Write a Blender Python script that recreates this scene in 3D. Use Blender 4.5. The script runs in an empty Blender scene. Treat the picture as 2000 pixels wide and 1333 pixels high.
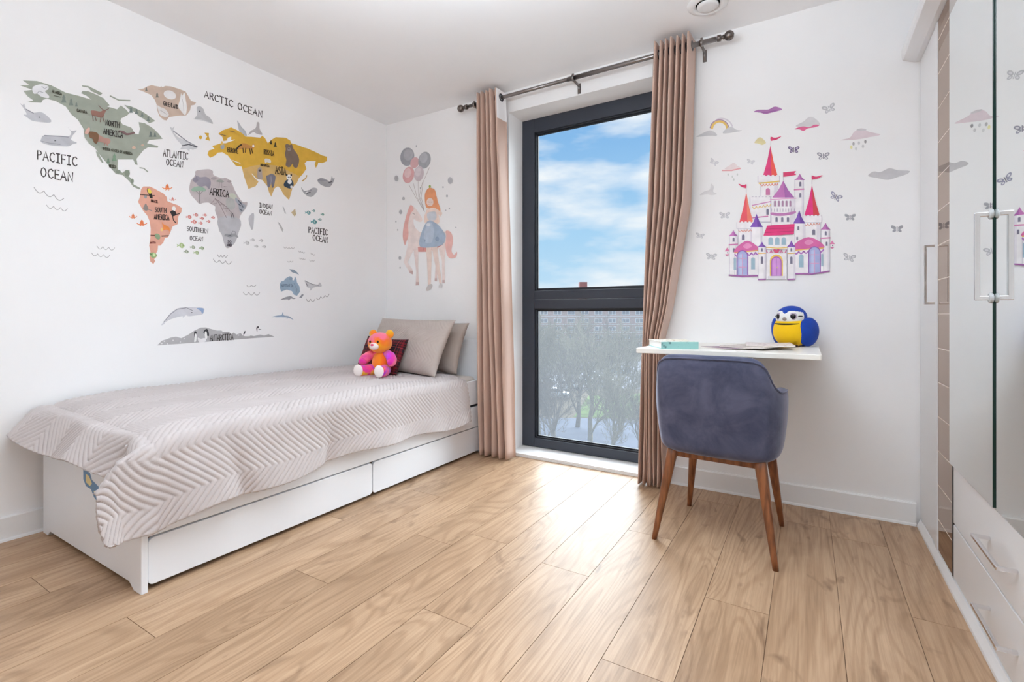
import bpy, bmesh, math, random
import numpy as np
from mathutils import Vector, Matrix, Euler
from mathutils.geometry import tessellate_polygon

S = bpy.context.scene
COL = S.collection
R = math.radians

# ------------------------------------------------------------------ camera, sky, sun, exposure
FPX, HY, YAW = 955.0, 615.0, R(31.18)          # focal length and horizon in pixels of the 2000x1333 frame
CAM = np.array([2.928, -2.870, 0.9627])
cd = bpy.data.cameras.new('camera'); cam = bpy.data.objects.new('camera', cd); COL.objects.link(cam)
cam.location = CAM; cam.rotation_euler = (R(90), 0, YAW)
cd.sensor_fit = 'HORIZONTAL'; cd.sensor_width = 36.0; cd.lens = FPX * 36.0 / 2000.0
cd.shift_y = -(666.5 - HY) / 2000.0; cd.clip_start = 0.02; cd.clip_end = 2000
S.camera = cam
S.view_settings.view_transform = 'Standard'; S.view_settings.look = 'None'
S.view_settings.gamma = 1.0; S.view_settings.use_curve_mapping = False
S.view_settings.exposure = 0.43
S.cycles.use_denoising = True
S.cycles.max_bounces = 14; S.cycles.diffuse_bounces = 8; S.cycles.transparent_max_bounces = 24
S.cycles.sample_clamp_indirect = 8.0

W = bpy.data.worlds.new('sky'); S.world = W; W.use_nodes = True
def build_sky():
    nt = W.node_tree; N = nt.nodes; L = nt.links; N.clear()
    out = N.new('ShaderNodeOutputWorld'); bg = N.new('ShaderNodeBackground'); L.new(bg.outputs[0], out.inputs[0])
    tc = N.new('ShaderNodeTexCoord'); sep = N.new('ShaderNodeSeparateXYZ'); L.new(tc.outputs['Generated'], sep.inputs[0])
    grad = N.new('ShaderNodeValToRGB'); L.new(sep.outputs[2], grad.inputs[0])
    e = grad.color_ramp.elements
    e[0].position = 0.0; e[0].color = (0.60, 0.80, 0.95, 1)
    e[1].position = 0.40; e[1].color = (0.20, 0.45, 0.82, 1)
    a = e.new(0.16); a.color = (0.42, 0.68, 0.93, 1)
    mp = N.new('ShaderNodeMapping'); mp.inputs['Scale'].default_value = (3.2, 3.2, 11.0); mp.inputs['Location'].default_value = (0.4, 0.9, 0.55)
    L.new(tc.outputs['Generated'], mp.inputs[0])
    n = N.new('ShaderNodeTexNoise'); n.inputs['Scale'].default_value = 1.25; n.inputs['Detail'].default_value = 9; n.inputs['Roughness'].default_value = 0.55
    L.new(mp.outputs[0], n.inputs['Vector'])
    cr = N.new('ShaderNodeValToRGB'); L.new(n.outputs[0], cr.inputs[0])
    cr.color_ramp.elements[0].position = 0.40; cr.color_ramp.elements[1].position = 0.63
    mx = N.new('ShaderNodeMix'); mx.data_type = 'RGBA'
    L.new(cr.outputs[0], mx.inputs[0]); L.new(grad.outputs[0], mx.inputs[6]); mx.inputs[7].default_value = (0.93, 0.96, 1.0, 1)
    L.new(mx.outputs[2], bg.inputs[0]); bg.inputs[1].default_value = 0.75
build_sky()

def lamp(name, kind, loc, rot, power, color=(1, 1, 1), **kw):
    d = bpy.data.lights.new(name, kind); d.energy = power; d.color = color
    for k, v in kw.items(): setattr(d, k, v)
    o = bpy.data.objects.new(name, d); COL.objects.link(o); o.location = loc; o.rotation_euler = rot
    return o
# bright hazy sky glow that falls in through the window (light travels towards -Y, a little down)
lamp('sky_glow', 'SUN', (1.6, 6, 5), (R(-62), 0, R(4)), 14.0, (0.85, 0.935, 1.0), angle=R(100))
# added fill lights, unseen and out of view: one facing down, two facing up
lamp('ceiling_fill', 'AREA', (2.1, -2.3, 2.47), (0, 0, 0), 4.0, (0.85, 0.93, 1.0), shape='RECTANGLE', size=2.0, size_y=1.5)
lamp('upward_fill', 'AREA', (2.05, -1.98, 2.02), (R(180), 0, 0), 31.0, (0.80, 0.91, 1.0), shape='DISK', size=0.9)
lamp('rear_upward_fill', 'AREA', (2.70, -2.75, 1.75), (R(180), 0, 0), 23.0, (0.82, 0.92, 1.0), shape='DISK', size=0.8)

# ------------------------------------------------------------------ small helpers
_F = np.array([-math.sin(YAW), math.cos(YAW), 0]); _R = np.array([math.cos(YAW), math.sin(YAW), 0])
def _ray(px, py):
    d = _F + _R * (px - 1000) / FPX
    return np.array([d[0], d[1], (HY - py) / FPX])
def at_x(px, py, X):
    r = _ray(px, py); return CAM + r * (X - CAM[0]) / r[0]
def at_y(px, py, Y):
    r = _ray(px, py); return CAM + r * (Y - CAM[1]) / r[1]
def at_z(px, py, Z):
    r = _ray(px, py); return CAM + r * (Z - CAM[2]) / r[2]

def lin(c):
    c = [x / 255.0 for x in c]
    return tuple(x / 12.92 if x <= 0.04045 else ((x + 0.055) / 1.055) ** 2.4 for x in c)
MATS = {}
def mat(name, rgb, rough=0.6, metal=0.0, var=0.0, scale=8.0, bump=0.0, bscale=60.0, spec=0.5, coat=0.0, sheen=0.0, stretch=(1, 1, 1), c2=None):
    """principled material with procedural colour variation and bump; rgb in 0..255 sRGB"""
    if name in MATS: return MATS[name]
    m = bpy.data.materials.new(name); m.use_nodes = True
    nt = m.node_tree; N = nt.nodes; L = nt.links; b = N['Principled BSDF']
    col = (*lin(rgb), 1)
    b.inputs['Base Color'].default_value = col; b.inputs['Roughness'].default_value = rough; b.inputs['Metallic'].default_value = metal
    b.inputs['Specular IOR Level'].default_value = spec; b.inputs['Coat Weight'].default_value = coat
    if sheen: b.inputs['Sheen Weight'].default_value = sheen; b.inputs['Sheen Roughness'].default_value = 0.4
    if var or bump or c2:
        tc = N.new('ShaderNodeTexCoord'); mp = N.new('ShaderNodeMapping'); L.new(tc.outputs['Object'], mp.inputs[0]); mp.inputs['Scale'].default_value = stretch
    if var or c2:
        n = N.new('ShaderNodeTexNoise'); n.inputs['Scale'].default_value = scale; n.inputs['Detail'].default_value = 5; L.new(mp.outputs[0], n.inputs['Vector'])
        r = N.new('ShaderNodeValToRGB'); L.new(n.outputs[0], r.inputs[0])
        lo = (*lin(c2), 1) if c2 else tuple(x * (1 - var) for x in col[:3]) + (1,)
        hi = col if c2 else tuple(min(1, x * (1 + var)) for x in col[:3]) + (1,)
        r.color_ramp.elements[0].position = 0.36; r.color_ramp.elements[0].color = lo
        r.color_ramp.elements[1].position = 0.64; r.color_ramp.elements[1].color = hi
        L.new(r.outputs[0], b.inputs['Base Color'])
    if bump:
        n2 = N.new('ShaderNodeTexNoise'); n2.inputs['Scale'].default_value = bscale; n2.inputs['Detail'].default_value = 4; L.new(mp.outputs[0], n2.inputs['Vector'])
        bp = N.new('ShaderNodeBump'); bp.inputs['Strength'].default_value = bump; bp.inputs['Distance'].default_value = 0.002
        L.new(n2.outputs[0], bp.inputs['Height']); L.new(bp.outputs[0], b.inputs['Normal'])
    MATS[name] = m
    return m

class MB:
    """collects shapes, then links them as one mesh object"""
    def __init__(s): s.v = []; s.f = []; s.m = []; s.sm = []
    def add(s, vs, fs, mi=0, smooth=False):
        b = len(s.v); s.v += [tuple(map(float, p)) for p in vs]
        for f in fs: s.f.append(tuple(b + i for i in f)); s.m.append(mi); s.sm.append(smooth)
        return s
    def box(s, lo, hi, mi=0):
        x0, y0, z0 = lo; x1, y1, z1 = hi
        return s.add([(x0, y0, z0), (x1, y0, z0), (x1, y1, z0), (x0, y1, z0), (x0, y0, z1), (x1, y0, z1), (x1, y1, z1), (x0, y1, z1)],
                     [(0, 3, 2, 1), (4, 5, 6, 7), (0, 1, 5, 4), (1, 2, 6, 5), (2, 3, 7, 6), (3, 0, 4, 7)], mi)
    def prism(s, poly, axis, a, b, mi=0):
        """extrude a 2-D polygon along axis (0,1,2) from a to b"""
        n = len(poly)
        def P(q, t):
            l = list(q); l.insert(axis, t); return l
        vs = [P(q, a) for q in poly] + [P(q, b) for q in poly]
        fs = [tuple(range(n)), tuple(range(2 * n - 1, n - 1, -1))] + [(i, n + i, n + (i + 1) % n, (i + 1) % n) for i in range(n)]
        return s.add(vs, fs, mi)
    def tube(s, pts, rad, k=12, mi=0, caps=True, smooth=True, flat=1.0):
        pts = [Vector(p) for p in pts]; n = len(pts)
        if not hasattr(rad, '__len__'): rad = [rad] * n
        vs = []; up = None
        for i, p in enumerate(pts):
            t = (pts[min(i + 1, n - 1)] - pts[max(i - 1, 0)]).normalized()
            if up is None: up = t.orthogonal().normalized()
            up = (up - t * up.dot(t)).normalized(); si = t.cross(up)
            for j in range(k):
                a = 2 * math.pi * j / k; vs.append(p + (up * math.cos(a) + si * math.sin(a) * flat) * rad[i])
        fs = [(i * k + j, i * k + (j + 1) % k, (i + 1) * k + (j + 1) % k, (i + 1) * k + j) for i in range(n - 1) for j in range(k)]
        if caps: fs += [tuple(range(k - 1, -1, -1)), tuple(range((n - 1) * k, n * k))]
        return s.add(vs, fs, mi, smooth)
    def lathe(s, prof, origin=(0, 0, 0), axis='Z', k=32, mi=0, smooth=True):
        vs = []; o = Vector(origin)
        for r, h in prof:
            for j in range(k):
                a = 2 * math.pi * j / k; c, d = r * math.cos(a), r * math.sin(a)
                vs.append(o + Vector({'Z': (c, d, h), 'Y': (c, h, d), 'X': (h, c, d)}[axis]))
        n = len(prof)
        fs = [(i * k + j, i * k + (j + 1) % k, (i + 1) * k + (j + 1) % k, (i + 1) * k + j) for i in range(n - 1) for j in range(k)]
        fs += [tuple(range(k - 1, -1, -1)), tuple(range((n - 1) * k, n * k))]
        return s.add(vs, fs, mi, smooth)
    def ball(s, c, r, k=24, mi=0, rot=None, pw=1.0):
        """ellipsoid; pw < 1 gives a boxier body"""
        if not hasattr(r, '__len__'): r = (r, r, r)
        n = k // 2; vs = []; M = rot.to_matrix() if rot else Matrix.Identity(3)
        q = lambda x: math.copysign(abs(x) ** pw, x)
        for i in range(n + 1):
            t = math.pi * i / n
            for j in range(k):
                a = 2 * math.pi * j / k
                p = Vector((q(math.sin(t)) * q(math.cos(a)) * r[0], q(math.sin(t)) * q(math.sin(a)) * r[1], q(math.cos(t)) * r[2]))
                vs.append(M @ p + Vector(c))
        fs = [(i * k + j, (i + 1) * k + j, (i + 1) * k + (j + 1) % k, i * k + (j + 1) % k) for i in range(n) for j in range(k)]
        return s.add(vs, fs, mi, True)
    def grid(s, P, mi=0, smooth=True, loop=False):
        """P: array (n, m, 3)"""
        n, m = P.shape[:2]
        fs = [(i * m + j, i * m + (j + 1) % m, ((i + 1) % n) * m + (j + 1) % m, ((i + 1) % n) * m + j)
              for i in range(n - (0 if loop else 1)) for j in range(m - 1)]
        return s.add(P.reshape(-1, 3), fs, mi, smooth)
    def build(s, name, mats, parent=None, bevel=0.0, sub=0, merge=False, seg=2, solid=0.0):
        me = bpy.data.meshes.new(name); me.from_pydata(s.v, [], s.f)
        for m in (mats if isinstance(mats, (list, tuple)) else [mats]): me.materials.append(m)
        me.polygons.foreach_set('material_index', s.m); me.polygons.foreach_set('use_smooth', s.sm)
        bm = bmesh.new(); bm.from_mesh(me)
        if merge: bmesh.ops.remove_doubles(bm, verts=bm.verts, dist=1e-5)
        bmesh.ops.recalc_face_normals(bm, faces=bm.faces); bm.to_mesh(me); bm.free()
        o = bpy.data.objects.new(name, me); COL.objects.link(o)
        if parent: o.parent = parent
        if solid:
            w = o.modifiers.new('solidify', 'SOLIDIFY'); w.thickness = solid; w.offset = 0
        if bevel:
            w = o.modifiers.new('bevel', 'BEVEL'); w.width = bevel; w.segments = seg; w.limit_method = 'ANGLE'; w.angle_limit = R(40); w.harden_normals = False
        if sub:
            w = o.modifiers.new('subsurf', 'SUBSURF'); w.levels = sub; w.render_levels = sub
        return o
def tag(o, label, cat, group=None, kind=None):
    if label: o['label'] = label
    if cat: o['category'] = cat
    if group: o['group'] = group
    if kind: o['kind'] = kind
    return o
def thing(name, label, cat, loc=(0, 0, 0), rotz=0.0, group=None):
    o = bpy.data.objects.new(name, None); COL.objects.link(o); o.empty_display_size = 0.1
    o.location = loc; o.rotation_euler = (0, 0, rotz)
    return tag(o, label, cat, group)
def struct(o): o['kind'] = 'structure'; return o

# ------------------------------------------------------------------ room shell
XR, YF, H = 3.97, -5.2, 2.5                    # right wall, rear wall, ceiling height
WX0, WX1, WZ1 = 1.166, 2.215, 2.355             # window opening in the back wall
M_wall = mat('white_wall_paint', (243, 242, 242), 0.75, bump=0.05, bscale=180, var=0.01, scale=2)
M_ceil = mat('white_ceiling_paint', (243, 243, 244), 0.85, var=0.01, scale=2)
M_trim = mat('white_gloss_trim', (238, 238, 238), 0.35)
struct(MB().box((-0.15, YF - 0.15, -0.1), (0, 0.32, H + 0.1)).build('wall_left', M_wall))
struct(MB().box((XR, YF - 0.15, -0.1), (XR + 0.15, 0.32, H + 0.1)).build('wall_right', M_wall))
struct(MB().box((0, YF - 0.15, -0.1), (XR, YF, H + 0.1)).build('wall_rear', M_wall))
b = MB()
b.box((0, 0, -0.1), (WX0, 0.32, H + 0.1)); b.box((WX1, 0, -0.1), (XR, 0.32, H + 0.1)); b.box((WX0, 0, WZ1), (WX1, 0.32, H + 0.1)); b.box((WX0, 0, -0.1), (WX1, 0.32, 0.0))
struct(b.build('wall_back', M_wall, merge=False))
struct(MB().box((0, YF, H), (XR, 0, H + 0.1)).build('ceiling', M_ceil))

# oak laminate: every plank a slab with its own grain offset, joints where the photograph has them
def floor_material():
    m = bpy.data.materials.new('oak_laminate'); m.use_nodes = True; nt = m.node_tree; N = nt.nodes; L = nt.links; b = N['Principled BSDF']
    geo = N.new('ShaderNodeNewGeometry'); at = N.new('ShaderNodeAttribute'); at.attribute_name = 'plank'
    off = N.new('ShaderNodeVectorMath'); off.operation = 'MULTIPLY'; L.new(at.outputs['Vector'], off.inputs[0]); off.inputs[1].default_value = (7.0, 13.0, 5.0)
    add = N.new('ShaderNodeVectorMath'); L.new(geo.outputs['Position'], add.inputs[0]); L.new(off.outputs[0], add.inputs[1])
    def mapped(sc):
        mp = N.new('ShaderNodeMapping'); mp.inputs['Scale'].default_value = sc; L.new(add.outputs[0], mp.inputs[0]); return mp.outputs[0]
    def noise(sc, scale, det=6, dist=0.0, ro=0.6):
        n = N.new('ShaderNodeTexNoise'); n.inputs['Scale'].default_value = scale; n.inputs['Detail'].default_value = det; n.inputs['Distortion'].default_value = dist; n.inputs['Roughness'].default_value = ro
        L.new(mapped(sc), n.inputs['Vector']); return n.outputs[0]
    def ramp(x, p0, c0, p1, c1):
        r = N.new('ShaderNodeValToRGB'); L.new(x, r.inputs[0]); e = r.color_ramp.elements
        e[0].position = p0; e[0].color = (*c0, 1); e[1].position = p1; e[1].color = (*c1, 1); return r.outputs[0]
    def mix(fac, a, b_, mode='MIX', f=None):
        x = N.new('ShaderNodeMix'); x.data_type = 'RGBA'; x.blend_type = mode
        if fac is None: x.inputs[0].default_value = f
        else: L.new(fac, x.inputs[0])
        for s_, v in ((6, a), (7, b_)):
            if isinstance(v, tuple): x.inputs[s_].default_value = (*v, 1)
            else: L.new(v, x.inputs[s_])
        return x.outputs[2]
    light, mid, dark = lin((200, 168, 137)), lin((176, 144, 114)), lin((120, 90, 66))
    cloudy = noise((2.2, 0.7, 1), 2.0, 4, 0.6)
    base = ramp(cloudy, 0.32, mid, 0.66, light)
    # growth rings: bands of a stretched distorted noise
    rings = noise((3.0, 0.42, 1), 1.6, 2, 0.5, 0.4)
    mul = N.new('ShaderNodeMath'); mul.operation = 'MULTIPLY'; L.new(rings, mul.inputs[0]); mul.inputs[1].default_value = 120.0
    sn = N.new('ShaderNodeMath'); sn.operation = 'SINE'; L.new(mul.outputs[0], sn.inputs[0])
    ringc = ramp(sn.outputs[0], 0.0, (1, 1, 1), 1.0, (0.80, 0.76, 0.72))
    c = mix(None, base, ringc, 'MULTIPLY', 0.75)
    fine = noise((60, 1.6, 1), 3.0, 5)
    c = mix(None, c, ramp(fine, 0.35, (0.80, 0.77, 0.74), 0.6, (1, 1, 1)), 'MULTIPLY', 0.85)
    streak = noise((14, 0.55, 1), 1.6, 4, 0.8)
    c = mix(None, c, ramp(streak, 0.38, (0.82, 0.79, 0.76), 0.58, (1.04, 1.04, 1.04)), 'MULTIPLY', 0.55)
    knot = noise((5.0, 1.7, 1), 1.7, 3, 1.2)
    c = mix(ramp(knot, 0.60, (0, 0, 0), 0.76, (0.85, 0.85, 0.85)), c, dark)
    sep = N.new('ShaderNodeSeparateXYZ'); L.new(at.outputs['Vector'], sep.inputs[0])
    c = mix(None, c, ramp(sep.outputs[2], 0.0, (0.94, 0.93, 0.92), 1.0, (1.03, 1.02, 1.01)), 'MULTIPLY', 1.0)
    L.new(c, b.inputs['Base Color']); b.inputs['Roughness'].default_value = 0.42; b.inputs['Specular IOR Level'].default_value = 0.45
    bp = N.new('ShaderNodeBump'); bp.inputs['Strength'].default_value = 0.12; bp.inputs['Distance'].default_value = 0.001; L.new(fine, bp.inputs['Height']); L.new(bp.outputs[0], b.inputs['Normal'])
    return m
M_floor = floor_material()
def build_floor():
    rnd = random.Random(4); b = MB(); at = []
    pw, x0, gap = 0.1943, 0.102, 0.0009
    known = {0: [], 2: [-2.25], 5: [-2.174, -0.857], 4: [-1.32], 6: [-1.715], 7: [-1.255], 9: [-1.65, -0.35], 10: [-1.188], 11: [-0.73], 12: [-1.57], 13: [-1.104], 16: [-0.88]}
    L_ = 1.38
    i = -1
    while x0 + i * pw < XR:
        xa, xb = max(0, x0 + i * pw), min(XR, x0 + (i + 1) * pw)
        kn = sorted(known.get(i) or [rnd.uniform(-1.5, 0)])
        cuts = sorted(kn + [kn[0] - k * L_ for k in range(1, 5)] + [kn[-1] + k * L_ for k in range(1, 3)])
        cuts = [YF] + [c for k, c in enumerate(cuts) if YF + 0.1 < c < -0.05] + [0.0]
        for ya, yb in zip(cuts[:-1], cuts[1:]):
            if yb - ya < 0.05: continue
            b.box((xa + gap, ya + gap, -0.012), (xb - gap, yb - gap, 0.0)); at += [(rnd.random(), rnd.random(), rnd.random())] * 6
        i += 1
    b.box((0, YF, -0.1), (XR, 0, -0.003), 1); at += [(0, 0, 0)] * 6
    o = b.build('floor', [M_floor, mat('dark_plank_joint', (120, 92, 70), 0.8)])
    a = o.data.attributes.new('plank', 'FLOAT_VECTOR', 'FACE'); a.data.foreach_set('vector', np.array(at, np.float32).ravel())
    return struct(o)
build_floor()

# skirting with a quarter-round bead on the floor
def skirting(name, pts_axis, a, b_, off):
    prof = [(0, 0), (0.022, 0), (0.020, 0.008), (0.014, 0.012), (0.014, 0.098), (0.010, 0.104), (0, 0.104)]
    m = MB()
    if pts_axis == 'y': m.prism([(off + p, z) for p, z in prof], 1, a, b_)
    else: m.prism([(off - p, z) for p, z in prof], 0, a, b_)
    return struct(m.build(name, M_trim))
skirting('baseboard_left', 'y', YF, 0.0, 0.0)
skirting('baseboard_back', 'x', 0.023, WX0, 0.0)
skirting('baseboard_back_right', 'x', WX1, 3.35, 0.0)

# ------------------------------------------------------------------ window
M_frame = mat('anthracite_window_frame', (52, 57, 68), 0.42, var=0.03, scale=5)
M_gasket = mat('black_rubber_gasket', (28, 32, 40), 0.5)
def glass_material(name, haze):
    m = bpy.data.materials.new(name); m.use_nodes = True; nt = m.node_tree; N = nt.nodes; L = nt.links; N.clear()
    out = N.new('ShaderNodeOutputMaterial'); tr = N.new('ShaderNodeBsdfTransparent'); gl = N.new('ShaderNodeBsdfGlossy'); gl.inputs['Roughness'].default_value = 0.02
    tr.inputs[0].default_value = (0.97, 0.985, 0.985, 1)
    lw = N.new('ShaderNodeLayerWeight'); lw.inputs[0].default_value = 0.12
    mx = N.new('ShaderNodeMixShader'); L.new(lw.outputs['Fresnel'], mx.inputs[0]); L.new(tr.outputs[0], mx.inputs[1]); L.new(gl.outputs[0], mx.inputs[2])
    last = mx.outputs[0]
    if haze:
        di = N.new('ShaderNodeBsdfTranslucent'); di.inputs[0].default_value = (0.9, 0.93, 1.0, 1)
        m2 = N.new('ShaderNodeMixShader'); m2.inputs[0].default_value = haze; L.new(last, m2.inputs[1]); L.new(di.outputs[0], m2.inputs[2]); last = m2.outputs[0]
    L.new(last, out.inputs[0]); return m
def build_window():
    y0, y1 = 0.185, 0.255
    fr = MB(); sw = 0.098
    z0, zt = 0.024, WZ1
    fr.box((WX0, y0, z0), (WX0 + sw, y1, zt)); fr.box((WX1 - sw, y0, z0), (WX1, y1, zt))
    fr.box((WX0 + sw, y0, zt - sw), (WX1 - sw, y1, zt)); fr.box((WX0 + sw, y0, z0), (WX1 - sw, y1, z0 + 0.062))
    fr.box((WX0 + sw, y0, 1.005), (WX1 - sw, y1, 1.068)); fr.box((WX0 + sw, y0, 1.0705), (WX1 - sw, y1, 1.131))
    o = struct(fr.build('window_1', M_frame, bevel=0.003))
    xa, xb = WX0 + sw, WX1 - sw
    for (za, zb, hz, nm) in ((1.131, zt - sw, 0.0, 'upper'), (z0 + 0.062, 1.005, 0.042, 'lower')):
        g = MB(); t = 0.016
        for q in range(2):
            i = t * q * 0.55; yy = y0 + 0.012 + 0.014 * q
            g.box((xa + i, yy, za + i), (xa + i + t * .6, yy + .012, zb - i)); g.box((xb - i - t * .6, yy, za + i), (xb - i, yy + .012, zb - i))
            g.box((xa + i, yy, zb - i - t * .6), (xb - i, yy + .012, zb - i)); g.box((xa + i, yy, za + i), (xb - i, yy + .012, za + i + t * .6))
        gb = g.build('glazing_bead', M_gasket, o)
        p = MB().box((xa + 0.004, y0 + 0.044, za + 0.004), (xb - 0.004, y0 + 0.050, zb - 0.004)).build('pane', glass_material('clear_glass' if not hz else 'lightly_hazed_glass', hz), o)
    s = MB(); s.box((WX0, -0.004, 0.0), (WX1, 0.32, 0.020)); s.box((WX0, -0.010, 0.0), (WX1, -0.004, 0.006)); s.box((WX0, -0.0065, 0.0085), (WX1, -0.004, 0.012))
    struct(s.build('trim_1', mat('white_window_sill', (232, 230, 228), 0.45), bevel=0.0015))
build_window()

# ------------------------------------------------------------------ bed
M_bed = mat('white_lacquered_board', (236, 238, 242), 0.32)
M_dark = mat('gap_shade', (52, 54, 60), 0.8)  # shade inside gaps, painted as a dark colour
BX, BY0, BY1 = 0.975, -2.095, -0.030
def build_bed():
    t = thing('single_bed', 'white single bed with two underbed drawers along the left wall', 'bed', (0.5, -1.05, 0))
    def P(b, name, m=M_bed, bevel=0.0025, parent=None):
        o = b.build(name, m, parent or t, bevel=bevel)
        if not parent: o.matrix_parent_inverse = Matrix.Translation((-0.5, 1.05, 0))
        return o
    x0 = 0.040
    # foot end: panel with cut-out feet
    poly = [(x0, 0), (x0 + .055, 0), (x0 + .085, .022), (BX - .095, .022), (BX - .058, 0), (BX, 0), (BX, .50), (x0, .50)]
    P(MB().prism(poly, 1, BY0, BY0 + .021), 'footboard')
    P(MB().prism([(x0, 0), (BX, 0), (BX, .785), (x0, .785)], 1, BY1 - .022, BY1), 'headboard')
    ya, yb = BY0 + .021, BY1 - .022
    P(MB().box((BX - .030, ya, .345), (BX - .010, yb, .507)), 'side_rail')
    P(MB().box((BX - .030, ya, .188), (BX - .010, yb, .327)), 'side_rail')
    P(MB().box((BX - .048, ya, .19), (BX - .032, yb, .50)), 'gap_shade_panel', M_dark, 0)  # dark sheet that paints the shade in the slot between the rails
    P(MB().box((x0, ya, .188), (x0 + .02, yb, .507)), 'side_rail')
    P(MB().box((x0 + .02, ya, .36), (BX - .05, yb, .385)), 'mattress_base')
    ym = -1.045
    for (a, c) in ((ya + .004, ym - .003), (ym + .003, yb - .004)):
        # front with rounded corners
        pr = []; r = .018
        for (cy, cz, s0) in ((c - r, .182 - r, 0), (a + r, .182 - r, 90), (a + r, .018 + r, 180), (c - r, .018 + r, 270)):
            for k in range(6):
                an = R(s0 + 18 * k); pr.append((cy + r * math.cos(an), cz + r * math.sin(an)))
        d = P(MB().prism(pr, 0, BX - .028, BX - .010), 'drawer', bevel=0.0015)
        d2 = MB(); d2.box((.14, a + .02, .024), (BX - .029, a + .032, .15)); d2.box((.14, c - .032, .024), (BX - .029, c - .02, .15)); d2.box((.14, a + .02, .02), (BX - .029, c - .02, .026))
        o = d2.build('drawer_box', M_bed, d); o.matrix_parent_inverse = Matrix.Translation((-0.5, 1.05, 0))
    return t
build_bed()

M_sheet = mat('beige_mattress_cover', (214, 204, 196), 0.85, bump=0.2, bscale=300, sheen=0.2)
def rounded_slab(lo, hi, r, n=6):
    b = MB(); b.box(lo, hi); return b
m_ = MB().box((0.062, -2.070, 0.386), (0.938, -0.060, 0.532)).build('mattress', M_sheet, bevel=0.035, seg=5)
for p in m_.data.polygons: p.use_smooth = True
tag(m_, 'beige covered mattress showing at the head of the white bed', 'mattress')

def fabric(name, rgb, rough=0.85, weave=500, sheen=0.25, var=0.04):
    return mat(name, rgb, rough, bump=0.25, bscale=weave, sheen=sheen, var=var, scale=5, spec=0.25)
M_quilt = fabric('greige_quilted_cotton', (197, 188, 186), var=0.02)
_nz = np.random.RandomState(3)
def smooth_noise(x, y, seed=0, n=9, kmin=2, kmax=9):
    r = np.random.RandomState(seed); z = np.zeros_like(x)
    for _ in range(n):
        a = r.uniform(0, 2 * np.pi); k = r.uniform(kmin, kmax); p = r.uniform(0, 2 * np.pi)
        z += np.sin(k * (np.cos(a) * x + np.sin(a) * y) * 2 + p) / np.sqrt(k)
    return z / n ** 0.5
def chevron(u, v, d=0.027, period=0.30, h=0.0070):
    tri = np.abs((v / period) % 1.0 * 2 - 1)            # 1..0..1
    ph = (u + tri * period * 0.5) / d
    return h * np.abs(np.sin(np.pi * ph)) ** 0.55
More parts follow.
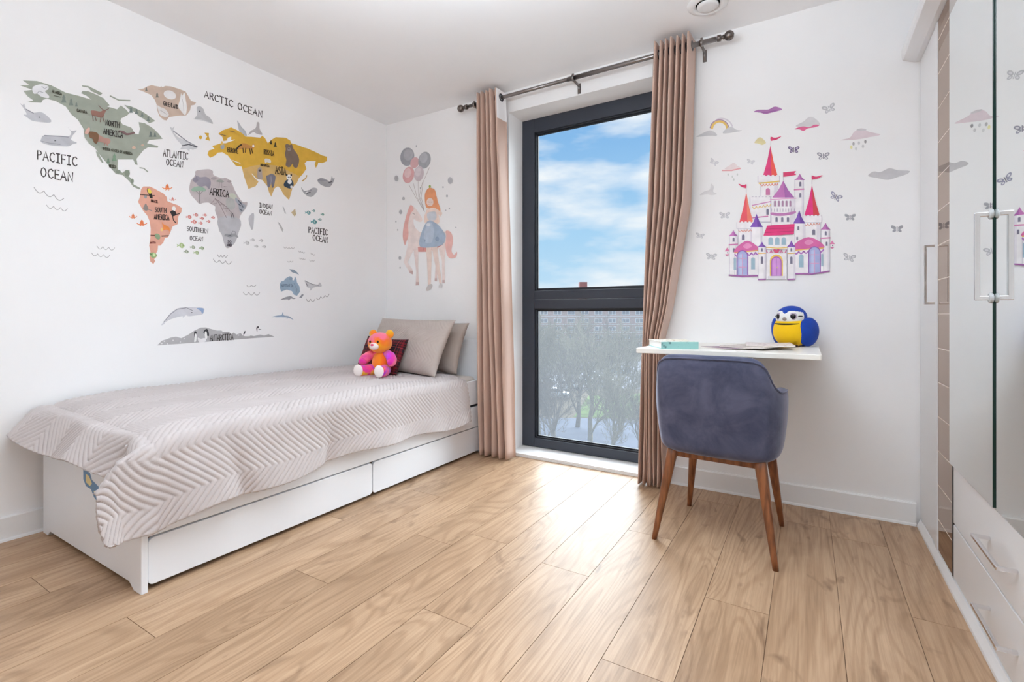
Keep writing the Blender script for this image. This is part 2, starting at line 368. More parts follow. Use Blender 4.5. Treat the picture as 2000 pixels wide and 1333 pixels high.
def build_quilt():
    xa, xe, yh, yf = 0.030, 0.965, -0.265, -2.060
    fl, ff = 0.300, 0.175
    na, nb = 235, 610
    s = np.linspace(0, (xe - xa) + fl, na); r = np.linspace(0, (yh - yf) + ff, nb)
    Sg, Rg = np.meshgrid(s, r, indexing='ij')
    a = np.maximum(0, Sg - (xe - xa)); b_ = np.maximum(0, Rg - (yh - yf))
    # the hem wanders a little
    a = a * (1 + 0.05 * np.sin(Rg * 4.3 + 1.2) + 0.03 * np.sin(Rg * 11) - 0.10 * np.clip(1 - Rg / 0.25, 0, 1)); b_ = b_ * (1 + 0.06 * np.sin(Sg * 7))
    X = np.minimum(xa + Sg, xe); Y = np.maximum(yh - Rg, yf)
    L0 = np.hypot(a, b_) + 1e-9; lim = 0.33; q_ = np.where(L0 > lim, (lim + 0.25 * (L0 - lim)) / L0, 1.0); inb = (a > 0.02) & (b_ > 0.02)
    q_ = 1 - (1 - q_) * np.clip(a / 0.12, 0, 1) * np.clip(b_ / 0.12, 0, 1); a = a * q_; b_ = b_ * q_
    L = np.hypot(a, b_) + 1e-9
    ox = 0.10 * a + 0.030 * np.tanh(a / 0.03); oy = 0.48 * b_ + 0.022 * np.tanh(b_ / 0.03) + 0.20 * b_ * np.clip(1 - X / 0.8, 0, 1)
    both = np.clip(a / 0.08, 0, 1) * np.clip(b_ / 0.08, 0, 1)
    wav = np.sin(Rg * 9.0 + 0.8) * 0.5 + np.sin(Rg * 17.0 + 2 * np.sin(Rg * 3)) * 0.35 - 0.9 * np.exp(-((Rg - 1.05 - 0.15 * a) / 0.035) ** 2) - 0.8 * np.exp(-((Rg - 1.56 + 0.2 * a) / 0.04) ** 2)
    ox = ox + 0.028 * wav * np.clip(a / fl, 0, 1) ** 1.2
    oy = oy + 0.016 * np.sin(Sg * 13) * np.clip(b_ / ff, 0, 1)
    # crease where the foot flap meets the corner drape
    cre = np.exp(-((Sg - (xe - xa) + 0.10) / 0.05) ** 2) * np.clip(b_ / ff, 0, 1)
    oy = oy - 0.055 * cre; oy = oy + 0.045 * both
    drop = np.sqrt(np.maximum(L ** 2 - ox ** 2 * 0.6 - oy ** 2 * 0.8, (0.45 * L) ** 2))
    drop = drop - 0.020 * (1 - np.exp(-L / 0.02))        # soft rolled edge
    drop = np.where(L < 1e-6, 0, np.maximum(drop, 0))
    top = 0.547 + 0.030 * np.clip(1 - (X - xa) / 0.9, 0, 1) + 0.010 * np.sin(np.clip((Y - yf) / (yh - yf), 0, 1) * np.pi)
    # rounding of the mattress edge before the drop
    e = 0.05; ex = np.clip(1 - (xe - X) / e, 0, 1); ey = np.clip(1 - (Y - yf) / e, 0, 1)
    ey2 = np.clip(1 - (Y - yf) / 0.22, 0, 1); top = top - 0.014 * ex ** 2 - 0.008 * ey ** 2 - 0.020 * ey2 ** 2
    wr = smooth_noise(Sg * 2.2, Rg * 1.6, 5) * 0.0050 + smooth_noise(Sg * 5, Rg * 4, 8) * 0.0028
    Z = top - drop + wr * (1 - np.clip(L / 0.15, 0, 0.8)) - 0.012 * np.clip(1 - Rg / 0.04, 0, 1)
    P = np.stack([X + ox + wr * np.clip(a / .1, 0, 1), Y - oy, Z], -1)
    # quilting relief along the surface normal
    du = np.gradient(P, axis=0); dv = np.gradient(P, axis=1); nrm = np.cross(dv, du); nrm /= np.linalg.norm(nrm, axis=-1, keepdims=True) + 1e-12
    if nrm[10, 100, 2] < 0: nrm = -nrm
    hgt = chevron(Rg + 0.012 * smooth_noise(Sg, Rg, 2), Sg + 0.05)
    P = P + nrm * hgt[..., None]
    P[..., 0] = np.maximum(P[..., 0], 0.006)
    o = MB().grid(P).build('quilt', M_quilt, solid=0.010)
    tag(o, 'pale greige chevron quilted bedspread draped over the white bed', 'quilt')
build_quilt()

def cushion_mesh(w, h, t, n=64, m=48, chev=False, pinch=0.07):
    u = np.linspace(-1, 1, n); v = np.linspace(-1, 1, m); U, V = np.meshgrid(u, v, indexing='ij')
    out = MB(); sides = []
    for sgn in (1, -1):
        k = np.maximum(0, (1 - np.abs(U) ** 2.6) * (1 - np.abs(V) ** 2.6)) ** 0.55
        x = U * w / 2 * (1 - pinch * (1 - V ** 2) * np.abs(U)); z = V * h / 2 * (1 - pinch * (1 - U ** 2) * np.abs(V))
        y = sgn * t / 2 * k + smooth_noise(U * 1.5 + sgn, V * 1.5, 4 + sgn) * t * 0.05 * k
        if chev: y = y + sgn * chevron(x + 0.01 * smooth_noise(U, V, 1), z, d=0.026, period=0.22, h=0.0085) * np.clip(k * 3, 0, 1)
        out.grid(np.stack([x, y, z], -1))
    return out
M_pillow = fabric('taupe_pillow_cotton', (186, 174, 167))
M_pillow2 = fabric('brown_grey_pillow_cotton', (166, 153, 145))
def tartan():
    m = bpy.data.materials.new('red_black_tartan'); m.use_nodes = True; nt = m.node_tree; N = nt.nodes; L = nt.links; b = N['Principled BSDF']
    tc = N.new('ShaderNodeTexCoord'); sp = N.new('ShaderNodeSeparateXYZ'); L.new(tc.outputs['Object'], sp.inputs[0])
    def bands(o, per, stops):
        d = N.new('ShaderNodeMath'); d.operation = 'DIVIDE'; L.new(o, d.inputs[0]); d.inputs[1].default_value = per
        f = N.new('ShaderNodeMath'); f.operation = 'FRACT'; L.new(d.outputs[0], f.inputs[0])
        r = N.new('ShaderNodeValToRGB'); r.color_ramp.interpolation = 'CONSTANT'; L.new(f.outputs[0], r.inputs[0]); e = r.color_ramp.elements
        e[0].position = 0; e[0].color = (*lin(stops[0][1]), 1); e[1].position = stops[1][0]; e[1].color = (*lin(stops[1][1]), 1)
        for p, c in stops[2:]:
            q = e.new(p); q.color = (*lin(c), 1)
        return r.outputs[0]
    K, RD, NV, LR = (26, 18, 24), (128, 22, 36), (24, 26, 40), (196, 70, 84)
    st = [(0, RD), (.16, K), (.30, RD), (.36, NV), (.60, K), (.66, LR), (.70, K), (.84, RD), (.92, K)]
    a, c = bands(sp.outputs[0], 0.085, st), bands(sp.outputs[2], 0.085, st)
    mx = N.new('ShaderNodeMix'); mx.data_type = 'RGBA'; mx.inputs[0].default_value = 0.5; L.new(a, mx.inputs[6]); L.new(c, mx.inputs[7])
    L.new(mx.outputs[2], b.inputs['Base Color']); b.inputs['Roughness'].default_value = 0.9; return m
def place_cushion(o, pos, lean, yaw=0.0, roll=0.0):
    o.location = pos; o.rotation_euler = Euler((R(lean), R(roll), R(yaw)), 'XYZ'); return o
o = cushion_mesh(0.70, 0.37, 0.14, 60, 44, True).build('pillow', M_pillow2, merge=True)
tag(place_cushion(o, (0.560, -0.180, 0.742), -20, 0, 2), 'brown-grey quilted pillow at the back, against the headboard', 'pillow', 'bed pillows')
o = cushion_mesh(0.72, 0.41, 0.14, 110, 76, True).build('pillow', M_pillow, merge=True)
tag(place_cushion(o, (0.555, -0.355, 0.752), -28, -3, 1), 'large taupe quilted pillow in front, behind the tartan cushion', 'pillow', 'bed pillows')
o = cushion_mesh(0.40, 0.255, 0.10, 40, 30).build('cushion', tartan(), merge=True)
tag(place_cushion(o, (0.475, -0.512, 0.690), -24, -2, 2), 'small dark red tartan cushion behind the teddy bear', 'cushion')

# ------------------------------------------------------------------ plush bear
def tie_dye(name, cols, scale=9.0, seed=0.0, zk=0.0, z0=0.0):
    m = bpy.data.materials.new(name); m.use_nodes = True; nt = m.node_tree; N = nt.nodes; L = nt.links; b = N['Principled BSDF']
    tc = N.new('ShaderNodeTexCoord'); mp = N.new('ShaderNodeMapping'); mp.inputs['Location'].default_value = (seed, seed * 2, -seed); L.new(tc.outputs['Object'], mp.inputs[0])
    n = N.new('ShaderNodeTexNoise'); n.inputs['Scale'].default_value = scale; n.inputs['Detail'].default_value = 1.5; n.inputs['Distortion'].default_value = 0.6; L.new(mp.outputs[0], n.inputs['Vector'])
    sp = N.new('ShaderNodeSeparateXYZ'); L.new(tc.outputs['Object'], sp.inputs[0])
    ma = N.new('ShaderNodeMath'); ma.operation = 'MULTIPLY_ADD'; L.new(sp.outputs[2], ma.inputs[0]); ma.inputs[1].default_value = zk; ma.inputs[2].default_value = -zk * z0
    ad = N.new('ShaderNodeMath'); L.new(n.outputs[0], ad.inputs[0]); L.new(ma.outputs[0], ad.inputs[1])
    r = N.new('ShaderNodeValToRGB'); L.new(ad.outputs[0], r.inputs[0]); e = r.color_ramp.elements
    k = len(cols); e[0].position = 0.38; e[0].color = (*lin(cols[0]), 1); e[1].position = 0.62; e[1].color = (*lin(cols[-1]), 1)
    for i in range(1, k - 1):
        q = e.new(0.38 + 0.24 * i / (k - 1)); q.color = (*lin(cols[i]), 1)
    L.new(r.outputs[0], b.inputs['Base Color']); b.inputs['Roughness'].default_value = 0.9; b.inputs['Sheen Weight'].default_value = 0.35
    n2 = N.new('ShaderNodeTexNoise'); n2.inputs['Scale'].default_value = 260; L.new(tc.outputs['Object'], n2.inputs['Vector'])
    bp = N.new('ShaderNodeBump'); bp.inputs['Strength'].default_value = 0.7; bp.inputs['Distance'].default_value = 0.004; L.new(n2.outputs[0], bp.inputs['Height']); L.new(bp.outputs[0], b.inputs['Normal'])
    return m
def build_bear():
    t = thing('teddy_bear', 'orange and pink tie-dye teddy bear sitting on the bed', 'soft toy', (0.575, -0.610, 0.574), R(12))
    OR, YE, PK, MG, PU, RD = (255, 140, 20), (255, 190, 40), (255, 120, 150), (235, 50, 170), (180, 50, 215), (240, 80, 60)
    body = tie_dye('plush_orange', [OR, (255, 150, 10), (255, 120, 20), RD], 7)
    head = tie_dye('plush_orange_pink', [(255, 165, 20), OR, (255, 120, 40), PK], 8, 0.3, 2.6, 0.215)
    arm1 = tie_dye('plush_red_pink', [(225, 40, 60), PK, MG], 10, 1.1); arm2 = tie_dye('plush_magenta', [(205, 40, 225), MG, PK], 12, 2.0)
    leg = tie_dye('plush_magenta_yellow', [PU, MG, (250, 70, 140), YE], 14, 3.0)
    ear = tie_dye('plush_yellow', [YE, (240, 180, 30), OR], 14, 4.0)
    white = mat('plush_white', (250, 240, 236), 0.9, bump=0.5, bscale=240); pinkm = mat('plush_pink_nose', (245, 90, 140), 0.6); eye = mat('black_plastic_eye', (30, 14, 12), 0.15)
    MB().ball((0, 0, .078), (.060, .054, .080)).build('torso', body, t)
    hd = MB().ball((0, -.014, .208), (.080, .070, .067)).build('head', head, t)
    for s in (-1, 1):
        e = MB().ball((s * .062, .002, .264), (.029, .015, .028)).build('ear', ear, hd)
        MB().ball((s * .028, -.0790, .218), (.0075, .005, .0085), 12).build('eye', eye, hd)
    MB().ball((0, -.074, .190), (.032, .027, .024)).build('muzzle', white, hd)
    MB().ball((0, -.099, .199), (.012, .006, .008), 12).build('nose', pinkm, hd)
    for s, m_ in ((-1, arm1), (1, arm2)):
        b = MB(); p = [(s * .046, -.002, .138), (s * .078, -.014, .124), (s * .100, -.034, .104), (s * .106, -.044, .092), (s * .106, -.050, .084)]
        b.tube(p, [.026, .030, .033, .030, .014], 16); b.ball(p[0], .026, 16); b.ball(p[3], .030, 16); b.build('arm', m_, t)
        b = MB(); p = [(s * .040, -.012, .036), (s * .060, -.062, .034), (s * .072, -.112, .036), (s * .075, -.128, .038)]
        b.tube(p, [.036, .037, .036, .034], 18); b.ball(p[0], .036, 16); b.build('leg', leg, t)
        MB().ball((s * .0755, -.136, .040), (.034, .013, .038), 20).build('foot_pad', white, t)
build_bear()

# ------------------------------------------------------------------ curtains and rod
M_curt = mat('dusty_rose_curtain_cloth', (202, 171, 155), 0.75, bump=0.25, bscale=420, var=0.03, scale=4, sheen=0.25)
M_lining = mat('white_curtain_tape', (236, 232, 232), 0.8)
M_steel = mat('brushed_dark_steel', (140, 134, 132), 0.3, metal=1.0)
M_steeld = mat('gunmetal_ring', (74, 72, 80), 0.35, metal=0.8)
ROD_Y, ROD_Z = -0.098, 2.4215
def build_rod():
    t = thing('curtain_rod', 'dark metal curtain rod with ball finials above the window', 'curtain rod')
    MB().tube([(0.89, ROD_Y, ROD_Z), (1.66, ROD_Y, ROD_Z)], .0115, 20).tube([(1.655, ROD_Y, ROD_Z), (2.515, ROD_Y, ROD_Z)], .0135, 20).build('pole', M_steel, t)
    for x, s in ((0.885, -1), (2.518, 1)):
        b = MB(); b.lathe([(.014, 0), (.0165, .001 * s), (.0165, .018 * s), (.011, .020 * s), (.009, .027 * s), (.013, .031 * s), (.013, .034 * s), (.008, .037 * s)], (x, ROD_Y, ROD_Z), 'X', 20)
        b.ball((x + s * .058, ROD_Y, ROD_Z), .025, 24); b.build('finial', mat('patterned_metal_ball', (120, 112, 108), 0.35, metal=1.0, var=0.35, scale=90), t)
    for x in (0.945, 1.690, 2.440):
        b = MB(); b.lathe([(.0145, -.008), (.018, -.008), (.018, .008), (.0145, .008)], (x, ROD_Y, ROD_Z), 'X', 20)
        b.box((x - .006, ROD_Y - .006, ROD_Z + .013), (x + .006, ROD_Y + .006, ROD_Z + .026))
        b.tube([(x, ROD_Y + .016, ROD_Z - .010), (x, -.030, ROD_Z - .012), (x, -.012, ROD_Z - .014), (x, -.006, ROD_Z - .022), (x, -.005, ROD_Z - .055)], .0075, 10, flat=0.6)
        b.box((x - .010, -.005, ROD_Z - .06), (x + .010, -.0005, ROD_Z + .004)); b.build('bracket', M_steel, t)
    return t
build_rod()

def curtain(name, label, spans, folds, amp_top, amp_bot, ztop, zbot, lead, seed):
    """spans: list of (z, x_left, x_right); pleats wrap round the rod"""
    t = thing(name, label, 'curtain', ((spans[-1][1] + spans[-1][2]) / 2, ROD_Y, 0), 0, 'window curtains')
    inv = Matrix.Translation(-t.location)
    zs = np.concatenate([np.linspace(ztop, ztop - 0.16, 8), np.linspace(ztop - 0.2, zbot, 50)])
    sp = np.array(sorted(spans)); n = folds * 22 + 1
    u = np.linspace(0, 1, n); rnd = np.random.RandomState(seed)
    ph = np.cumsum(rnd.uniform(0.75, 1.25, folds)); ph = np.concatenate([[0], ph / ph[-1]])
    w = np.interp(u, np.linspace(0, 1, folds + 1), ph)
    P = np.zeros((len(zs), n, 3))
    for i, z in enumerate(zs):
        xl, xr = np.interp(z, sp[:, 0], sp[:, 1]), np.interp(z, sp[:, 0], sp[:, 2])
        k = np.clip((ztop - z) / (ztop - zbot), 0, 1); amp = amp_top + (amp_bot - amp_top) * k
        c = -np.cos(u * folds * 2 * np.pi)
        sh = np.sign(c) * np.abs(c) ** (0.75)
        wob = np.sin(z * 3.1 + u * 9 + seed) * 0.006 * k + np.sin(z * 7 + u * 23) * 0.002 * k
        uu = w + 0.30 / folds * np.sin(u * folds * 4 * np.pi) * 0.16
        P[i, :, 0] = xl + (xr - xl) * uu + wob
        P[i, :, 1] = ROD_Y - 0.004 - amp * sh * (1 - 0.12 * np.sin(u * 13 + seed)) - lead * k ** 2 * np.clip(u - 0.8, 0, 1)
        P[i, :, 2] = z
    o = MB().grid(P).build('cloth', M_curt, t, solid=0.003); o.matrix_parent_inverse = inv
    return t, P
tL, PL = curtain('curtain', 'dusty rose pleated curtain hanging left of the window beside the bed', [(2.475, 0.990, 1.170), (1.7, 0.985, 1.205), (1.0, 0.985, 1.225), (0.0, 1.000, 1.265)], 5, 0.056, 0.050, 2.470, 0.012, 0.02, 2)
tR, PR = curtain('curtain', 'dusty rose pleated curtain right of the window, pinched by the wall desk', [(2.475, 2.195, 2.400), (1.58, 2.160, 2.375), (1.0, 2.132, 2.285), (0.82, 2.128, 2.236), (0.70, 2.122, 2.236), (0.0, 2.105, 2.258)], 7, 0.056, 0.052, 2.470, 0.012, 0.0, 5)
def eyelets(t, P, folds, tape_at):
    """metal rings where the cloth crosses the rod, and the white tape on the lining side of the leading edge"""
    inv = Matrix.Translation(-t.location)
    row = P[3]
    for j in range(len(row) - 1):
        if (row[j, 1] - ROD_Y) * (row[j + 1, 1] - ROD_Y) <= 0:
            x = row[j, 0]; b = MB()
            d = row[min(j + 2, len(row) - 1)] - row[max(j - 2, 0)]; n = Vector((d[1], -d[0], 0)).normalized(); q = n.to_track_quat('Z', 'Y').to_matrix()
            prof = [(.0145, -.004), (.026, -.004), (.028, 0), (.026, .004), (.0145, .004)]
            vs = []; k = 20
            for r_, h_ in prof:
                for a in range(k):
                    vs.append(q @ Vector((r_ * math.cos(2 * math.pi * a / k), r_ * math.sin(2 * math.pi * a / k), h_)) + Vector((x, ROD_Y, ROD_Z)))
            m = len(prof); b.add(vs, [(i * k + a, i * k + (a + 1) % k, ((i + 1) % m) * k + (a + 1) % k, ((i + 1) % m) * k + a) for i in range(m) for a in range(k)], 0, True)
            o = b.build('eyelet', M_steeld, t); o.matrix_parent_inverse = inv
    for side in tape_at:
        # lining tape: a strip following the cloth on the side facing away from the room's left
        sl = slice(-11, None) if side > 0 else slice(0, 11)
        seg = P[:9, sl].copy(); seg[..., 0] += 0.0028 * side
        o = MB().grid(seg).build('heading_tape', M_lining, t); o.matrix_parent_inverse = inv
eyelets(tL, PL, 5, (1,)); eyelets(tR, PR, 7, (-1,))

# ------------------------------------------------------------------ wall desk
M_desk = mat('white_desk_board', (240, 237, 230), 0.4)
DX0, DX1, DY, DZ = 2.247, 2.974, -0.645, 0.808
def build_desk():
    t = thing('wall_desk', 'white wall-mounted fold-down desk beside the window', 'desk', (2.6, 0, DZ))
    inv = Matrix.Translation((-2.6, 0, -DZ))
    o = MB().prism([(DX0, -.001), (DX0, DY + .014), (DX0 + .004, DY + .004), (DX0 + .014, DY), (DX1 - .004, DY), (DX1, DY + .004), (DX1, -.001)], 2, DZ - .022, DZ).build('desktop', M_desk, t, bevel=.0025); o.matrix_parent_inverse = inv
    o = MB().box((2.45, -.022, .70), (2.68, -.001, DZ - .022)).build('wall_cleat', M_desk, t, bevel=.002); o.matrix_parent_inverse = inv
    o = MB().prism([(-.022, .44), (-.022, DZ - .022), (-.40, DZ - .022), (-.38, DZ - .05)], 0, 2.60, 2.62).build('support_bracket', M_desk, t, bevel=.002); o.matrix_parent_inverse = inv
build_desk()

# ------------------------------------------------------------------ things on the desk
def floral(name, base, spots):
    m = bpy.data.materials.new(name); m.use_nodes = True; nt = m.node_tree; N = nt.nodes; L = nt.links; b = N['Principled BSDF']
    tc = N.new('ShaderNodeTexCoord'); v = N.new('ShaderNodeTexVoronoi'); v.inputs['Scale'].default_value = 55; L.new(tc.outputs['Object'], v.inputs['Vector'])
    r = N.new('ShaderNodeValToRGB'); L.new(v.outputs['Distance'], r.inputs[0]); e = r.color_ramp.elements
    e[0].position = 0.22; e[0].color = (*lin(spots), 1); e[1].position = 0.42; e[1].color = (*lin(base), 1)
    n = N.new('ShaderNodeTexNoise'); n.inputs['Scale'].default_value = 30; L.new(tc.outputs['Object'], n.inputs['Vector'])
    r2 = N.new('ShaderNodeValToRGB'); L.new(n.outputs[0], r2.inputs[0]); r2.color_ramp.elements[0].position = .48; r2.color_ramp.elements[1].position = .58
    mx = N.new('ShaderNodeMix'); mx.data_type = 'RGBA'; L.new(r2.outputs[0], mx.inputs[0]); L.new(r.outputs[0], mx.inputs[6]); mx.inputs[7].default_value = (*lin(base), 1)
    L.new(mx.outputs[2], b.inputs['Base Color']); b.inputs['Roughness'].default_value = 0.5; return m
def build_book():
    t = thing('book', 'thick book with teal patterned spine at the left end of the desk', 'book', (2.362, -0.634, DZ), R(29))
    # local: x along the spine, y towards the wall
    w, d, h = 0.166, 0.236, 0.032
    cov = floral('teal_patterned_cover', (150, 200, 196), (90, 130, 132)); topm = floral('pale_floral_cover', (238, 232, 222), (150, 180, 160))
    MB().box((.003, .004, .003), (w - .003, d - .003, h - .003)).build('pages', mat('white_page_edges', (246, 244, 240), 0.8, bump=.3, bscale=20, stretch=(1, 1, 60)), t)
    MB().box((0, -.001, 0), (w, .003, h)).build('spine', cov, t, bevel=.001)
    MB().box((0, .003, h - .003), (w, d, h)).build('cover', topm, t, bevel=.0006); MB().box((0, .003, 0), (w, d, .003)).build('cover', cov, t, bevel=.0006)
build_book()
o = MB().box((-.05, -.065, 0), (.05, .065, .003)).build('note_card', floral('cream_card_print', (244, 238, 226), (176, 150, 120)), bevel=.0005)
o.location = (2.385, -0.46, DZ + .0325); o.rotation_euler = (0, 0, R(20)); tag(o, 'cream patterned card lying on the teal book', 'card')
def magazine(loc, rz, w, d, h, m, label):
    t = thing('magazine', label, 'magazine', loc, R(rz), 'magazines on the desk'); n = 10
    x = np.linspace(-w / 2, w / 2, n)
    def sheet(z0, th, mm, nm):
        curl = 0.003 * np.clip((x / (w / 2)), 0, 1) ** 2
        b = MB(); pr = [(x[i], z0 + curl[i]) for i in range(n)] + [(x[i], z0 + th + curl[i]) for i in range(n - 1, -1, -1)]
        b.prism(pr, 1, -d / 2, d / 2); return b.build(nm, mm, t)
    sheet(0.0005, h, mat('magazine_paper', (226, 218, 212), 0.7, bump=.3, bscale=8, stretch=(1, 1, 90)), 'pages'); sheet(h + .0006, .0007, m, 'cover')
M_c1 = floral('purple_magazine_cover', (150, 120, 140), (70, 58, 78)); M_c2 = floral('grey_magazine_cover', (206, 196, 188), (150, 140, 136)); M_c3 = floral('cream_magazine_cover', (226, 216, 212), (170, 140, 150))
magazine((2.655, -0.395, DZ), -38, .19, .27, .004, M_c1, 'dark purple magazine at the bottom of the pile on the desk')
magazine((2.725, -0.375, DZ + .0072), -20, .20, .28, .005, M_c2, 'grey magazine in the middle of the pile on the desk')
magazine((2.775, -0.350, DZ + .0146), 6, .19, .26, .004, M_c3, 'cream magazine on top of the pile beside the plush bird')

def build_bird():
    t = thing('plush_bird', 'blue and yellow plush bird with white face on the desk', 'soft toy', (2.860, -0.120, DZ), R(-24))
    blue = mat('blue_plush', (16, 66, 170), 0.9, bump=.7, bscale=260, var=.1, scale=20, sheen=.1); yel = mat('yellow_plush', (250, 200, 10), 0.9, bump=.7, bscale=260, sheen=.1)
    wht = mat('white_plush_face', (238, 238, 236), 0.9, bump=.6, bscale=260); blk = mat('black_felt', (24, 22, 20), 0.8); grey = mat('grey_felt_beak', (172, 160, 156), 0.8); pk = mat('lilac_eye_ring', (188, 170, 190), 0.5); eye = mat('glossy_black_eye', (20, 18, 26), 0.1)
    # body: one closed form, yellow belly in front, blue behind
    b = MB(); k, n = 56, 28; c = Vector((0, 0, .076)); r = Vector((.084, .078, .078)); vs = []
    for i in range(n + 1):
        th = math.pi * i / n
        for j in range(k):
            a = 2 * math.pi * j / k; s_ = math.sin(th) ** .85 if math.sin(th) > 0 else 0
            vs.append(c + Vector((r.x * s_ * math.cos(a), r.y * s_ * math.sin(a), r.z * math.cos(th))))
    b.v = [tuple(v) for v in vs]
    for i in range(n):
        for j in range(k):
            a = 2 * math.pi * (j + .5) / k; front = math.sin(a) < 0.05
            b.f.append((i * k + j, (i + 1) * k + j, (i + 1) * k + (j + 1) % k, i * k + (j + 1) % k)); b.m.append(0 if front else 1); b.sm.append(True)
    b.build('body', [yel, blue], t)
    # head: white face band under a blue cap
    b = MB(); k, n = 112, 72; c = Vector((0, -.004, .143)); r = Vector((.068, .066, .055)); vs = []
    for i in range(n + 1):
        th = math.pi * i / n
        for j in range(k):
            a = 2 * math.pi * j / k; vs.append(c + Vector((r.x * math.sin(th) * math.cos(a), r.y * math.sin(th) * math.sin(a), r.z * math.cos(th))))
    b.v = [tuple(v) for v in vs]
    for i in range(n):
        for j in range(k):
            th = math.pi * (i + .5) / n; a = 2 * math.pi * (j + .5) / k; f = -math.sin(a)      # f=1 straight ahead
            ang = math.acos(max(-1, min(1, f))); z = math.cos(th)
            cap = 0.56 - 0.12 * (ang / 1.2) ** 2 - 0.26 * math.exp(-(ang / .20) ** 2)
            if ang > 1.35 or z > cap: mi = 1
            elif z < -.42: mi = 2
            else: mi = 0
            b.f.append((i * k + j, (i + 1) * k + j, (i + 1) * k + (j + 1) % k, i * k + (j + 1) % k)); b.m.append(mi); b.sm.append(True)
    hd = b.build('head', [wht, blue, blk], t)
    for s in (-1, 1):
        e = MB().ball((s * .034, -.0555, .146), (.0175, .006, .0185), 20, rot=Euler((0, 0, s * R(30)))).build('eye', pk, hd)
        MB().ball((s * .0352, -.0600, .146), (.0120, .0052, .0130), 16, rot=Euler((0, 0, s * R(30)))).build('pupil', eye, hd)
        MB().ball((s * .0575, -.0370, .1465), (.0130, .0030, .0034), 14, rot=Euler((0, 0, s * R(58)))).build('eye_stripe', blk, hd)
    ring_ = [(.0680 * math.cos(a), -.004 + .0665 * math.sin(a), .1120 + .004 * math.sin(a)) for a in np.linspace(R(195), R(345), 24)]
    MB().tube(ring_, .0045, 8).build('collar', blk, t)
    MB().lathe([(.0005, -.026), (.004, -.022), (.009, -.010), (.011, 0)], (0, -.060, .134), 'Y', 14).build('beak', grey, hd)
    for s in (-1, 1):
        b = MB().ball((0, 0, 0), (.026, .062, .070), 32); w = b.build('wing', blue, t); w.location = (s * .072, .010, .072); w.rotation_euler = (R(14), s * R(6), s * R(-16))
        MB().ball((s * .036, -.060, .006), (.022, .022, .007), 16).build('foot', mat('dark_felt_feet', (70, 40, 24), .8), t)
    MB().ball((.02, .070, .030), (.030, .016, .030), 18).build('tail', blue, t)
build_bird()

# ------------------------------------------------------------------ chair
def velvet():
    m = bpy.data.materials.new('blue_grey_velvet'); m.use_nodes = True; nt = m.node_tree; N = nt.nodes; L = nt.links; b = N['Principled BSDF']
    tc = N.new('ShaderNodeTexCoord'); n = N.new('ShaderNodeTexNoise'); n.inputs['Scale'].default_value = 7; n.inputs['Detail'].default_value = 7; n.inputs['Roughness'].default_value = .65; n.inputs['Distortion'].default_value = .5; L.new(tc.outputs['Object'], n.inputs['Vector'])
    r = N.new('ShaderNodeValToRGB'); L.new(n.outputs[0], r.inputs[0]); e = r.color_ramp.elements
    e[0].position = .35; e[0].color = (*lin((60, 66, 92)), 1); e[1].position = .62; e[1].color = (*lin((90, 94, 120)), 1)
    L.new(r.outputs[0], b.inputs['Base Color']); b.inputs['Roughness'].default_value = .75; b.inputs['Sheen Weight'].default_value = .6; b.inputs['Sheen Roughness'].default_value = .35; b.inputs['Sheen Tint'].default_value = (.75, .75, .9, 1)
    bp = N.new('ShaderNodeBump'); bp.inputs['Strength'].default_value = .15; bp.inputs['Distance'].default_value = .003; L.new(n.outputs[0], bp.inputs['Height']); L.new(bp.outputs[0], b.inputs['Normal'])
    return m
M_walnut = mat('walnut_legs', (150, 92, 54), 0.38, bump=.1, bscale=30, stretch=(14, 14, 1), c2=(104, 60, 34), scale=5)
def catmull(P, n):
    P = np.array(P, float); P = np.vstack([2 * P[0] - P[1], P, 2 * P[-1] - P[-2]]); out = []
    for i in range(1, len(P) - 2):
        t = np.linspace(0, 1, n, endpoint=False)[:, None]; a, b, c, d = P[i - 1:i + 3]
        out.append(0.5 * (2 * b + (c - a) * t + (2 * a - 5 * b + 4 * c - d) * t ** 2 + (3 * b - a - 3 * c + d) * t ** 3))
    return np.vstack(out + [P[-2][None]])
